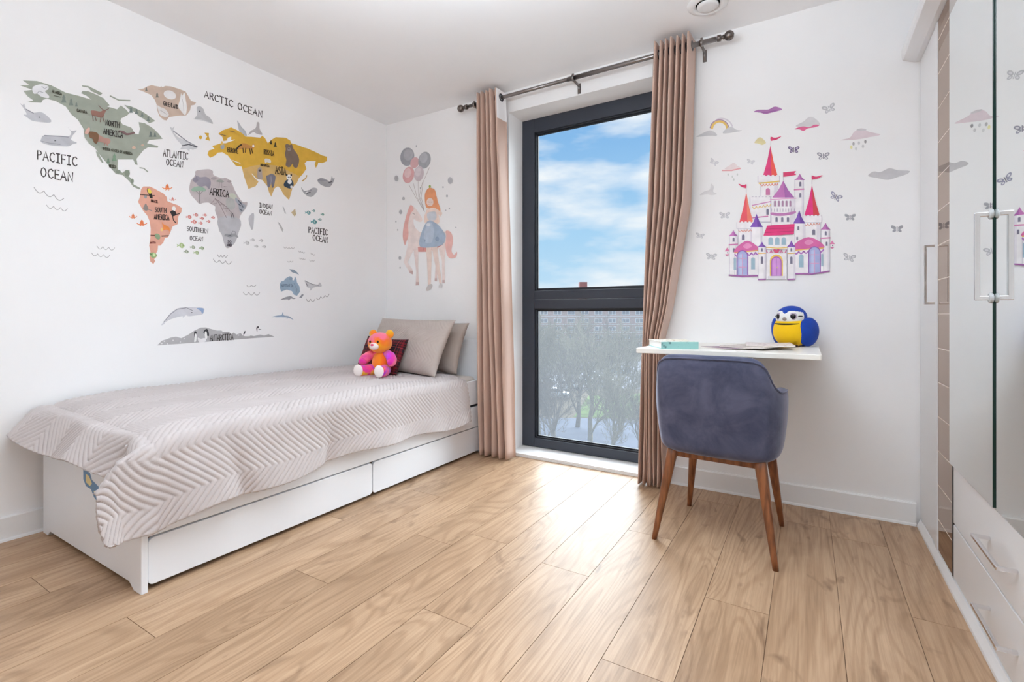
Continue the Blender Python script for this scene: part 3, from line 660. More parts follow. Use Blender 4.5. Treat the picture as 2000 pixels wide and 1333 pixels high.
def build_chair():
    t = thing('armchair', 'blue-grey velvet bucket chair with walnut legs at the wall desk', 'chair', (2.608, -0.542, 0), R(-3.5))
    vel = velvet()
    # plan of the shell: x, y, top height, lean of the top edge (half, mirrored)
    half = [(.222, .165, .575, 0), (.238, .110, .628, 0), (.250, .030, .658, 0), (.254, -.060, .664, 0), (.250, -.130, .668, -.002), (.240, -.175, .680, -.010), (.226, -.203, .708, -.024), (.214, -.218, .748, -.040), (.200, -.227, .777, -.050), (.172, -.236, .795, -.056), (.135, -.241, .801, -.058), (.070, -.247, .803, -.060), (0, -.250, .803, -.060)]
    full = half + [(-x, y, z, l) for x, y, z, l in half[-2::-1]]
    C = catmull(full, 4); n = len(C)
    d = np.gradient(C[:, :2], axis=0); d /= np.linalg.norm(d, axis=1, keepdims=True); nrm = np.stack([-d[:, 1], d[:, 0]], 1)   # candidate inward normal
    ctr = np.array([0, 0.0])
    if ((ctr - C[n // 2, :2]) @ nrm[n // 2]) < 0: nrm = -nrm
    th = 0.052; zb = 0.378
    prof = [('o', .00, .78), ('o', .02, .85), ('o', .06, .91), ('o', .14, .935), ('o', .30, .96), ('o', .5, .985), ('o', .72, 1), ('o', .88, 1), ('r', .965, .10), ('r', 1.0, .35), ('r', 1.0, .65), ('r', .965, .90), ('i', .88, 1), ('i', .65, 1), ('i', .4, .97), ('i', .2, .93)]
    P = np.zeros((n, len(prof), 3))
    for i in range(n):
        x, y, zt, ln = C[i]
        for j, (k, q, w) in enumerate(prof):
            z = zb + (zt - zb) * q; p = np.array([x, y]); inw = 0.0
            f = ln * max(0, (z - .46) / .34)
            if k == 'o': p = p * np.array([w if w < 1 else 1, w if w < 1 else 1])
            elif k == 'r': inw = th * w
            else: p = p * (w if w < 1 else 1); inw = th
            p = p + nrm[i] * inw
            P[i, j] = (p[0], p[1] + f, z)
    b = MB().grid(P)
    m = len(prof)
    b.f.append(tuple(range(m))); b.m.append(0); b.sm.append(True); b.f.append(tuple(range((n - 1) * m + m - 1, (n - 1) * m - 1, -1))); b.m.append(0); b.sm.append(True)
    b.build('shell', vel, t, sub=1)
    # piping along the outer top edge of the back
    ridge = [Vector(P[i, 8]) for i in range(n)]
    b = MB().tube(ridge, .0035, 8); b.build('piping', vel, t)
    # seat cushion
    s = MB(); kk = 40
    def ring(sx, sy, z): return [(sx * math.copysign(abs(math.cos(a)) ** .6, math.cos(a)), -.01 + sy * math.copysign(abs(math.sin(a)) ** .6, math.sin(a)), z) for a in [2 * math.pi * q / kk for q in range(kk)]]
    rings = [ring(.150, .150, .372), ring(.185, .180, .378), ring(.205, .198, .40), ring(.215, .205, .43), ring(.212, .203, .455), ring(.190, .185, .472), ring(.12, .12, .480)]
    vs = [p for r_ in rings for p in r_]; fs = [(i * kk + j, i * kk + (j + 1) % kk, (i + 1) * kk + (j + 1) % kk, (i + 1) * kk + j) for i in range(len(rings) - 1) for j in range(kk)]
    fs += [tuple(range(kk - 1, -1, -1)), tuple(range((len(rings) - 1) * kk, len(rings) * kk))]
    MB().add(vs, fs, 0, True).build('seat', vel, t)
    fr = MB(); fr.box((-.165, -.165, .352), (.165, -.143, .374)); fr.box((-.165, .143, .352), (.165, .165, .374)); fr.box((-.165, -.143, .352), (-.143, .143, .374)); fr.box((.143, -.143, .352), (.165, .143, .374))
    fr.build('under_frame', M_walnut, t, bevel=.002)
    for (fx, fy, tx, ty) in ((-.231, -.229, -.168, -.165), (.231, -.229, .168, -.165), (-.205, .229, -.160, .158), (.205, .229, .160, .158)):
        b = MB(); k = 10; vs = []; fs = []
        for i in range(k + 1):
            q = i / k; c = Vector((fx + (tx - fx) * q, fy + (ty - fy) * q, .395 * q)); r_ = .0105 + .0125 * q
            for a in range(12):
                an = 2 * math.pi * (a + .5) / 12; cx, sy = math.cos(an), math.sin(an)
                vs.append(c + Vector((math.copysign(abs(cx) ** .7, cx) * r_, math.copysign(abs(sy) ** .7, sy) * r_, 0)))
        fs = [(i * 12 + j, i * 12 + (j + 1) % 12, (i + 1) * 12 + (j + 1) % 12, (i + 1) * 12 + j) for i in range(k) for j in range(12)] + [tuple(range(11, -1, -1)), tuple(range(k * 12, k * 12 + 12))]
        b.add(vs, fs, 0, True).build('leg', M_walnut, t)
build_chair()

# ------------------------------------------------------------------ wardrobe
M_white = mat('white_wardrobe_board', (234, 234, 235), 0.3)
M_chrome = mat('polished_chrome', (232, 232, 234), 0.14, metal=1.0)
M_mirror = mat('mirror_silver', (240, 243, 242), 0.012, metal=1.0)
M_edge = mat('green_glass_edge', (24, 52, 46), 0.15)
def tinted_mirror(name, col, rough):
    m = bpy.data.materials.new(name); m.use_nodes = True; nt = m.node_tree; nt.nodes.clear()
    o = nt.nodes.new('ShaderNodeOutputMaterial'); g = nt.nodes.new('ShaderNodeBsdfGlossy'); g.inputs[0].default_value = (*col, 1); g.inputs['Roughness'].default_value = rough; nt.links.new(g.outputs[0], o.inputs[0]); return m
M_brown = tinted_mirror('bronze_tinted_glass', (0.54, 0.455, 0.40), 0.02)
M_inlay = mat('white_inlay_line', (238, 226, 212), 0.4)
def build_wardrobe():
    t = thing('wardrobe', 'white wardrobe with mirrored doors, brown glass strip and drawers at right', 'wardrobe', (3.66, -1.05, 0))
    inv = Matrix.Translation((-3.66, 1.05, 0))
    def P(b, name, m, bevel=0.0, parent=t):
        o = b.build(name, m, parent, bevel=bevel); o.matrix_parent_inverse = inv if parent is t else Matrix.Identity(4); return o
    F = 3.365; yE = -2.02
    P(MB().box((F + .021, yE, .02), (XR - .001, -.003, 2.16)), 'carcass', M_white)
    P(MB().prism([(F - .014, 0), (F + .03, 0), (F + .03, .036), (F - .002, .036), (F - .006, .026), (F - .013, .010)], 1, yE, -.0225), 'plinth', M_trim)
    P(MB().prism([(F + .02, 2.118), (3.347, 2.118), (3.303, 2.136), (3.299, 2.150), (3.299, 2.185), (3.306, 2.196), (F + .02, 2.196)], 1, yE, -.002), 'cornice', M_white, .0015)
    d1 = P(MB().box((F, -.322, .040), (F + .019, -.004, 2.116)), 'door', M_white, .0015); d1['label'] = 'plain white door next to the back wall'
    P(MB().box((F - .003, -.360, .036), (F + .019, -.324, 2.116)), 'edge_strip', M_white, .001)
    d2 = MB().box((F, -.590, .042), (F + .017, -.362, 2.116)); z = 2.0379
    o2 = P(d2, 'door', M_brown); o2['label'] = 'brown gloss glass door with white lines'
    for q in range(15):
        zz = 2.0379 - q * 0.13405
        P(MB().box((F - .0004, -.590, zz - .0018), (F + .001, -.362, zz + .0018)), 'inlay_line', M_inlay, 0, o2)
    P(MB().box((F - .002, -.5985, .042), (F + .017, -.5905, 2.116)), 'dark_edge', mat('dark_brown_edge', (40, 32, 30), .4))
    for i, (a, b_) in enumerate(((-1.066, -.600), (-1.532, -1.072))):
        pr = .0100 if i == 0 else .0045
        d = P(MB().box((F, a, .437), (F + .015, b_, 2.116)), 'door', M_white); d['label'] = 'mirrored door'
        prn, prf = ((.0095, .0110), (.0015, .0064))[i]      # the doors hang a touch out of true
        P(MB().prism([(F - prn, a), (F - prf, b_), (F - .0005, b_), (F - .0005, a)], 2, .441, 2.116), 'mirror', M_mirror, 0, d)
        P(MB().box((F - pr, a - .0022, .441), (F + .010, a - .0002, 2.116)), 'glass_edge', M_edge, 0, d)
    def cbar(pts, w):   # square-section C-shaped bracket handle: p0 base, p1, p2, p3 base
        p0, p1, p2, p3 = [Vector(p) for p in pts]; ax = 1 if abs(p1.y - p2.y) < 1e-6 else 2; o_ = 2 if ax == 1 else 1; h = w / 2
        s_ = 1 if p1[o_] > p2[o_] else -1
        poly = [(p0.x, p0[o_] + s_ * h), (p1.x - h, p1[o_] + s_ * h), (p2.x - h, p2[o_] - s_ * h), (p3.x, p3[o_] - s_ * h), (p3.x, p3[o_] + s_ * h), (p2.x + h, p2[o_] + s_ * h), (p1.x + h, p1[o_] - s_ * h), (p0.x, p0[o_] - s_ * h)]
        return MB().prism(poly, ax, p0[ax] - h, p0[ax] + h)
    for (y, par, w, xo) in ((-.3425, d1, .009, .036), (-1.060, t, .012, .040)):
        h_ = P(cbar([(F - .006, y, 1.236), (F - xo, y, 1.236), (F - xo, y, 1.008), (F - .006, y, 1.008)], w), 'handle', M_chrome, .0015, par); 
        if par is t:
            for z in (1.236, 1.008):
                o = MB().lathe([(.012, 0), (.0145, .002), (.0145, .008), (.010, .010)], (F - .016, y, z), 'X', 16).build('mount', mat('clear_plastic_mount', (190, 194, 196), .15), h_); o.matrix_parent_inverse = Matrix.Identity(4)
    for (za, zb) in ((.232, .432), (.042, .226)):
        d = P(MB().box((F, -1.530, za), (F + .018, -.600, zb)), 'drawer', M_white, .0015)
        zm = (za + zb) / 2
        P(cbar([(F, -1.005, zm + .004), (F - .036, -1.005, zm + .004), (F - .036, -1.215, zm + .004), (F, -1.215, zm + .004)], .010), 'handle', M_chrome, .002, d)
    P(MB().box((F, yE, .042), (F + .019, -1.5385, 2.116)), 'door', M_white, .0015)['label'] = 'plain white door at the near end'
build_wardrobe()

# ------------------------------------------------------------------ ceiling vent
t = thing('ceiling_vent', 'round white air vent in the ceiling by the curtain', 'vent', (2.505, -.305, H))
MB().lathe([(.056, -.004), (.060, -.012), (.070, -.016), (.082, -.012), (.096, -.004), (.097, 0), (.056, 0)], k=48).build('ring', mat('white_plastic_vent', (232, 232, 232), .4), t)
MB().lathe([(.002, -.020), (.030, -.021), (.046, -.019), (.051, -.014), (.050, -.010), (.002, -.010)], k=48).build('disc', MATS['white_plastic_vent'], t)
MB().lathe([(.002, -.004), (.060, -.004), (.060, -.001), (.002, -.001)], k=40).build('duct_shade', M_dark, t)  # flat dark disc painting the shade inside the vent opening

# ------------------------------------------------------------------ wall stickers (flat prints on the wall)
REG = dict(A=(0, 130, .21753), B=(260, 130, .2175), C=(160, 330, .15003), D=(340, 310, .17), E=(280, 460, .2), P=(740, 270, .24), K=(1350, 190, .27751), Q=(1400, 250, .23256), R=(1600, 180, .2851), G=(0, 0, 1.0))
GL = {
 'A': (.60, [[(0, 0), (.3, 1), (.6, 0)], [(.12, .36), (.5, .38)]]), 'B': (.55, [[(.05, 0), (.05, 1), (.35, .95), (.42, .75), (.3, .55), (.05, .52)], [(.3, .55), (.5, .35), (.4, .06), (.05, 0)]]),
 'C': (.58, [[(.55, .84), (.4, 1), (.15, .9), (.02, .5), (.15, .1), (.4, 0), (.56, .15)]]), 'D': (.58, [[(.05, 0), (.05, 1), (.35, .9), (.55, .5), (.35, .1), (.05, 0)]]),
 'E': (.52, [[(.5, 1), (.05, 1), (.05, 0), (.52, 0)], [(.05, .52), (.42, .52)]]), 'F': (.50, [[(.5, 1), (.05, 1), (.05, 0)], [(.05, .52), (.42, .52)]]),
 'G': (.60, [[(.55, .84), (.4, 1), (.15, .9), (.02, .5), (.15, .1), (.4, 0), (.57, .12), (.57, .45), (.34, .45)]]), 'H': (.58, [[(.05, 0), (.05, 1)], [(.55, 0), (.55, 1)], [(.05, .5), (.55, .52)]]),
 'I': (.46, [[(.05, 1), (.43, 1)], [(.24, 1), (.24, 0)], [(.05, 0), (.43, 0)]]), 'K': (.55, [[(.05, 0), (.05, 1)], [(.52, 1), (.05, .45), (.54, 0)]]), 'L': (.50, [[(.05, 1), (.05, 0), (.5, 0)]]),
 'M': (.70, [[(.03, 0), (.1, 1), (.35, .4), (.6, 1), (.67, 0)]]), 'N': (.60, [[(.05, 0), (.05, 1), (.55, 0), (.55, 1)]]), 'O': (.62, [[(.3, 1), (.1, .85), (.02, .5), (.1, .15), (.3, 0), (.5, .15), (.58, .5), (.5, .85), (.3, 1)]]),
 'P': (.54, [[(.05, 0), (.05, 1), (.4, .93), (.5, .74), (.4, .55), (.05, .48)]]), 'R': (.56, [[(.05, 0), (.05, 1), (.4, .93), (.5, .74), (.4, .55), (.05, .5)], [(.25, .52), (.54, 0)]]),
 'S': (.54, [[(.5, .88), (.3, 1), (.08, .85), (.12, .6), (.42, .42), (.5, .2), (.3, 0), (.04, .12)]]), 'T': (.56, [[(0, 1), (.56, 1)], [(.28, 1), (.28, 0)]]), 'U': (.58, [[(.05, 1), (.05, .25), (.2, .02), (.4, .02), (.54, .25), (.54, 1)]]),
 'X': (.55, [[(.03, 0), (.52, 1)], [(.03, 1), (.52, 0)]]), 'Z': (.52, [[(.03, 1), (.5, 1), (.02, 0), (.5, 0)]]), ' ': (.40, [])}
def pmat(hx):
    nm = 'print_' + hx
    if nm in MATS: return MATS[nm]
    c = tuple(int(hx[i:i + 2], 16) for i in (0, 2, 4))
    if max(c) > 105: c = tuple(int(q * .84 + 240 * .16) for q in c)      # pale ink on white film
    return mat(nm, c, 0.65, var=0.05, scale=22, spec=0.3)
def ribbon(pts, w):
    P = [Vector(p) for p in pts]; n = len(P); L_, R_ = [], []
    closed = (P[0] - P[-1]).length < 1e-6 and n > 3
    for i, p in enumerate(P):
        if closed and i in (0, n - 1): d = P[1] - P[-2]
        else: d = P[min(i + 1, n - 1)] - P[max(i - 1, 0)]
        d = d.normalized() if d.length else Vector((1, 0)); k = Vector((-d.y, d.x)) * w / 2
        e = d * w * .35 if not closed else d * 0
        q = p - e if i == 0 else (p + e if i == n - 1 else p)
        L_.append(q + k); R_.append(q - k)
    return L_, R_
def smooth_closed(pts, n=4):
    P = [np.array(p, float) for p in pts]; out = []; m = len(P)
    for i in range(m):
        a, b, c, d = P[i - 1], P[i], P[(i + 1) % m], P[(i + 2) % m]
        for q in range(n):
            t = q / n; out.append(tuple(0.5 * (2 * b + (c - a) * t + (2 * a - 5 * b + 4 * c - d) * t * t + (3 * b - a - 3 * c + d) * t ** 3)))
    return out
def ell(cx, cy, rx, ry, rot=0, n=20):
    c, s = math.cos(R(rot)), math.sin(R(rot))
    return [(cx + rx * math.cos(2 * math.pi * i / n) * c - ry * math.sin(2 * math.pi * i / n) * s, cy + rx * math.cos(2 * math.pi * i / n) * s + ry * math.sin(2 * math.pi * i / n) * c) for i in range(n)]
def sticker(name, label, reg, layers, wall='L', group=None, cat='wall sticker', step=0.00007, origin=None):
    ox, oy, sc = REG[reg]; verts = []; faces = []; mi = []; mats = []; idx = {}
    def wp(p, k):
        x, y = ox + p[0] * sc, oy + p[1] * sc; d = 0.0005 + step * k
        if wall == 'L': q = at_x(x, y, 0.0); return (d, q[1], q[2])
        q = at_y(x, y, 0.0); return (q[0], -d, q[2])
    def slot(c):
        if c not in idx: idx[c] = len(mats); mats.append(pmat(c))
        return idx[c]
    def poly(c, pts, k):
        b = len(verts); V3 = [Vector((p[0], p[1], 0)) for p in pts]; verts.extend(wp(p, k) for p in pts)
        for t in tessellate_polygon([V3]): faces.append((b + t[0], b + t[1], b + t[2])); mi.append(slot(c))
    def stroke(c, w, pts, k):
        l, r = ribbon([Vector((p[0], p[1])) for p in pts], w); b = len(verts); n = len(l)
        verts.extend(wp(p, k) for p in l); verts.extend(wp(p, k) for p in r)
        for i in range(n - 1): faces.append((b + i, b + i + 1, b + n + i + 1, b + n + i)); mi.append(slot(c))
    for k, ly in enumerate(layers):
        t = ly[0]
        if t == 'p': poly(ly[1], ly[2], k)
        elif t == 'c': poly(ly[1], smooth_closed(ly[2]), k)
        elif t == 'e': poly(ly[1], ell(*ly[2:]), k)
        elif t == 's': stroke(ly[1], ly[2], ly[3], k)
        elif t == 'r': x0, y0, x1, y1 = ly[2:6]; poly(ly[1], [(x0, y0), (x1, y0), (x1, y1), (x0, y1)], k)
        elif t == 'a':                                   # arched window: cx, top, bottom, width
            cx, y0, y1, w = ly[2:6]; h = w / 2
            poly(ly[1], [(cx - h, y1)] + [(cx - h * math.cos(math.pi * i / 8), y0 + h - h * math.sin(math.pi * i / 8)) for i in range(9)] + [(cx + h, y1)], k)
        elif t == 't':                                   # hand lettering: colour, width, text, start, end, height
            c, w, s, p0, p1, h = ly[1:7]; p0, p1 = np.array(p0, float), np.array(p1, float)
            tot = sum(GL[ch][0] + .16 for ch in s) - .16; x = 0; d = (p1 - p0) / tot
            for ch in s:
                gw, st = GL[ch]
                for g in st: stroke(c, w, [tuple(p0 + d * (x + gx) + np.array([0, -h * gy])) for gx, gy in g], k)
                x += gw + .16
        elif t == 'w':                                   # row of wave scallops: colour, width, start, end, count, depth
            c, w, p0, p1, n, dp = ly[1:7]; pts = []
            for i in range(n):
                for q in range(7):
                    u = (i + q / 6) / n; pts.append((p0[0] + (p1[0] - p0[0]) * u, p0[1] + (p1[1] - p0[1]) * u + dp * math.sin(math.pi * q / 6)))
            stroke(c, w, pts, k)
    me = bpy.data.meshes.new(name); me.from_pydata(verts, [], faces)
    for m in mats: me.materials.append(m)
    me.polygons.foreach_set('material_index', mi)
    o = bpy.data.objects.new(name, me); COL.objects.link(o)
    c = Vector(np.mean(np.array(verts), 0)); me.transform(Matrix.Translation(-c)); o.location = c
    return tag(o, label, cat, group)
INK = '3c3634'; GRN = '929a8a'
def pine(x, y, h, c='6d7a70'): return [('p', c, [(x, y - h), (x + h * .22, y - h * .55), (x + h * .12, y - h * .55), (x + h * .32, y), (x - h * .32, y), (x - h * .12, y - h * .55), (x - h * .22, y - h * .55)])]
# --- world map, continents
sticker('map_sticker', 'grey-green North America map sticker with deer and bison', 'A', [
 ('p', GRN, [(205, 125), (330, 130), (460, 170), (590, 235), (700, 262), (820, 298), (775, 262), (728, 240), (740, 220), (790, 222), (860, 250), (930, 285), (985, 350), (960, 358), (1050, 385), (1085, 350), (1130, 385), (1160, 420), (1140, 440), (1090, 465), (1080, 490), (1100, 520), (1180, 550), (1215, 605), (1245, 610), (1255, 560), (1245, 500), (1300, 510), (1350, 540), (1385, 565), (1420, 600), (1460, 650), (1340, 660), (1320, 690), (1420, 715), (1415, 730), (1330, 725), (1290, 750), (1225, 830), (1235, 885), (1215, 880), (1195, 835), (1060, 835), (1055, 900), (1060, 935), (1100, 955), (1130, 930), (1165, 935), (1150, 980), (1180, 1010), (1200, 1060), (1260, 1092), (1250, 1105), (1195, 1080), (1160, 1030), (1100, 975), (1040, 965), (1000, 920), (960, 870), (900, 800), (850, 730), (800, 695), (760, 640), (750, 560), (700, 480), (640, 430), (590, 360), (500, 310), (420, 290), (385, 300), (370, 325), (240, 320), (300, 305), (250, 270), (210, 220), (290, 210), (180, 170), (260, 165)]),
 ('p', GRN, [(1115, 345), (1180, 360), (1270, 400), (1330, 440), (1395, 490), (1340, 510), (1290, 470), (1250, 450), (1210, 410), (1150, 380)]),
 ('p', GRN, [(735, 170), (790, 175), (850, 205), (920, 240), (900, 260), (820, 222), (790, 190), (740, 182)]), ('s', GRN, 12, [(990, 265), (1065, 302), (1165, 306)]), ('p', GRN, [(860, 760), (880, 770), (930, 865), (915, 865), (870, 800)]), ('s', GRN, 10, [(1255, 910), (1290, 915), (1325, 945)]),
 ('c', 'e6e6e8', [(290, 215), (300, 180), (370, 160), (430, 175), (432, 205), (405, 225), (440, 265), (430, 285), (370, 270), (335, 245), (305, 245)]), ('s', 'a8a8ae', 7, [(335, 240), (350, 222), (385, 235)]), ('s', 'a8a8ae', 6, [(375, 180), (400, 200), (425, 185)]),
 *pine(572, 325, 75), *pine(637, 350, 68), *pine(685, 360, 42), *pine(1175, 415, 55, '66746f'), *pine(1225, 425, 48, '66746f'), *pine(1275, 450, 42, '66746f'), *pine(1330, 490, 44, '66746f'), *pine(1352, 632, 52, '5f6c68'), *pine(1390, 632, 42, '5f6c68'),
 ('c', '8a5c4e', [(815, 400), (840, 395), (900, 405), (925, 390), (950, 395), (935, 430), (930, 450), (905, 460), (850, 445), (825, 440)]), ('s', '6b4a40', 7, [(830, 440), (835, 488)]), ('s', '6b4a40', 7, [(850, 445), (862, 485)]), ('s', '6b4a40', 7, [(905, 455), (900, 498)]), ('s', '6b4a40', 7, [(920, 450), (935, 500)]), ('s', '6b4a40', 6, [(930, 392), (905, 375), (885, 350)]), ('s', '6b4a40', 6, [(940, 395), (960, 385), (975, 380)]),
 ('c', 'a9786a', [(870, 610), (930, 640), (980, 650), (990, 680), (970, 700), (965, 715), (940, 690), (900, 680), (870, 665)]), ('c', '6e4526', [(795, 595), (820, 585), (875, 600), (885, 640), (870, 690), (845, 685), (830, 650), (805, 640)]), ('s', '9a6d60', 9, [(940, 690), (935, 708)]),
 ('c', 'd8a595', [(760, 600), (770, 570), (790, 550), (805, 555), (800, 590), (780, 610)]), ('c', '705050', [(1060, 575), (1110, 580), (1140, 600), (1205, 590), (1200, 605), (1140, 618), (1100, 600)]),
 ('e', 'c6a48c', 1200, 730, 18, 14), ('e', 'c6a48c', 1278, 708, 14, 9), *pine(970, 870, 50, '5f7a62'), *pine(1025, 850, 70, '6a8a6c'), ('e', '7e8a78', 1060, 945, 22, 16), ('e', '76826f', 1140, 960, 24, 30), ('e', '76826f', 1185, 1030, 14, 22),
 ('t', '4a4a3c', 6, 'ALASKA', (465, 232), (552, 258), 24), ('s', '4a4a3c', 5, [(482, 262), (540, 276)]),
 ('t', '4a4030', 6, 'CANADA', (688, 405), (778, 425), 25), ('t', INK, 8, 'NORTH', (945, 528), (1072, 552), 48), ('t', INK, 8, 'AMERICA', (925, 605), (1100, 642), 50), ('t', '4a4a3c', 5, 'UNITED STATES OF AMERICA', (920, 748), (1185, 796), 22), ('t', '4a4a3c', 5, 'MEXICO', (978, 905), (1040, 915), 24)])
sticker('map_sticker', 'beige Greenland map sticker with white arctic animals', 'B', [
 ('p', 'c6ab99', [(38, 205), (90, 200), (130, 178), (165, 168), (245, 185), (250, 175), (262, 188), (290, 175), (340, 180), (420, 205), (470, 225), (495, 265), (520, 310), (565, 322), (550, 345), (520, 350), (510, 395), (485, 430), (470, 442), (420, 440), (350, 450), (320, 455), (300, 485), (275, 480), (235, 445), (215, 390), (210, 340), (195, 300), (160, 255), (80, 220)]),
 ('e', 'e9e6e6', 330, 255, 58, 38, 20), ('c', 'ecebea', [(430, 240), (440, 262), (460, 235), (472, 300), (482, 370), (468, 438), (430, 400), (405, 360), (420, 300)]), ('s', 'b8b4b4', 4, [(440, 290), (450, 340), (455, 400)]), ('c', 'e3e0de', [(215, 350), (245, 365), (290, 385), (320, 430), (300, 455), (250, 440), (230, 410)]), ('s', 'aaa4a2', 4, [(240, 390), (270, 410), (300, 430)]), *pine(118, 222, 38, '6d6a62'), *pine(215, 278, 46, '6d6a62'), ('t', INK, 6, 'GREENLAND', (272, 348), (402, 384), 38)])
sticker('map_sticker', 'mustard yellow Europe and Asia map sticker with brown bear', 'B', [
 ('p', 'd9a324', [(765, 605), (800, 575), (880, 547), (930, 570), (980, 600), (1010, 630), (1060, 632), (1140, 640), (1160, 622), (1185, 645), (1210, 690), (1240, 660), (1280, 635), (1370, 640), (1410, 665), (1420, 690), (1460, 700), (1540, 730), (1560, 735), (1640, 770), (1700, 800), (1740, 810), (1740, 850), (1700, 868), (1660, 865), (1660, 880), (1640, 912), (1630, 880), (1640, 850), (1560, 850), (1540, 870), (1555, 920), (1520, 970), (1490, 1000), (1470, 1045), (1430, 1090), (1420, 1130), (1400, 1200), (1350, 1150), (1325, 1100), (1300, 1075), (1270, 1095), (1255, 1130), (1240, 1170), (1220, 1130), (1205, 1075), (1160, 1020), (1110, 1010), (1070, 965), (1060, 960), (1090, 1000), (1125, 1035), (1100, 1075), (1035, 1100), (1000, 1000), (975, 900), (920, 890), (890, 850), (850, 800), (800, 770), (760, 775), (735, 800), (690, 820), (668, 790), (680, 755), (730, 740), (710, 715), (790, 690), (830, 690), (900, 665), (915, 655), (880, 660), (880, 630), (850, 640), (840, 665), (810, 670), (800, 630)]),
 ('p', 'd2a75a', [(985, 920), (1080, 890), (1180, 880), (1290, 890), (1400, 940), (1490, 985), (1470, 1045), (1430, 1090), (1420, 1130), (1400, 1200), (1350, 1150), (1325, 1100), (1300, 1075), (1270, 1095), (1255, 1130), (1240, 1170), (1220, 1130), (1205, 1075), (1160, 1020), (1110, 1010), (1070, 965), (1060, 960), (1090, 1000), (1125, 1035), (1100, 1075), (1035, 1100), (1000, 1000)]),
 ('p', 'd9a324', [(640, 595), (680, 598), (678, 625), (690, 668), (648, 655), (665, 630)]), ('e', 'd9a324', 605, 637, 14, 17), ('s', 'c79a4a', 10, [(1558, 980), (1550, 1005), (1520, 1028)]), ('s', 'f2efe8', 8, [(820, 790), (845, 815), (850, 840)]), ('s', 'f2efe8', 7, [(895, 845), (960, 870)]),
 ('c', '6b5648', [(1365, 710), (1380, 695), (1405, 705), (1425, 700), (1440, 740), (1480, 800), (1490, 850), (1472, 908), (1440, 902), (1432, 872), (1405, 905), (1370, 890), (1375, 840), (1362, 790), (1370, 745)]), ('e', '8b8078', 1400, 745, 16, 18), ('e', '3a302a', 1398, 740, 6, 6),
 ('c', 'bd7a2e', [(925, 745), (960, 700), (1000, 690), (1060, 712), (1075, 690), (1092, 715), (1070, 745), (1030, 740), (985, 735), (960, 745)]), ('e', 'e6ddd6', 1078, 715, 10, 12), ('s', '4a3426', 8, [(985, 735), (990, 775)]), ('s', '4a3426', 8, [(1010, 735), (1005, 772)]), ('s', '4a3426', 8, [(1045, 738), (1055, 788)]), ('s', '4a3426', 8, [(1062, 738), (1072, 780)]), ('s', '3f362c', 14, [(925, 745), (950, 715), (970, 705)]),
 *pine(1237, 700, 40, '4a4630'), *pine(1275, 722, 44, '4a4630'), ('c', '3a4a5c', [(1350, 1065), (1375, 1020), (1420, 1015), (1440, 1060), (1420, 1095), (1380, 1090)]), ('e', 'f0efee', 1399, 995, 24, 25), ('e', 'f0efee', 1404, 1036, 19, 20), ('e', '2c3440', 1378, 975, 8, 8), ('e', '2c3440', 1418, 975, 8, 8), ('e', '2c3440', 1392, 996, 4, 6), ('e', '2c3440', 1408, 996, 4, 6), ('e', 'e6e6e6', 1420, 1082, 12, 12),
 ('c', '6a6874', [(1193, 985), (1215, 975), (1240, 963), (1275, 985), (1272, 1030), (1258, 1085), (1245, 1085), (1238, 1050), (1222, 1085), (1205, 1080), (1200, 1030)]), ('s', '8d8a96', 7, [(1236, 990), (1238, 1030), (1232, 1060)]),
 ('c', 'a3948a', [(1118, 920), (1135, 905), (1152, 920), (1158, 975), (1160, 1010), (1120, 1010), (1112, 970)]), ('e', '5f564f', 1135, 935, 12, 10), ('c', 'dcd6cd', [(1180, 830), (1215, 830), (1235, 845), (1230, 870), (1200, 860), (1185, 870)]), ('e', '9aa0a4', 800, 720, 18, 26), ('e', 'e0b04a', 795, 690, 8, 20),
 ('t', '4a3c28', 6, 'EUROPE', (846, 768), (940, 784), 42), ('t', '4a3c28', 6, 'RUSSIA', (1172, 788), (1262, 806), 44), ('t', '4a3c28', 8, 'ASIA', (1275, 962), (1370, 976), 66), ('t', '4a3c28', 5, 'MONGOLIA', (1142, 893), (1220, 904), 20), ('s', '7a5c30', 6, [(865, 578), (910, 590)]), ('s', '7a5c30', 6, [(775, 610), (830, 622)])])
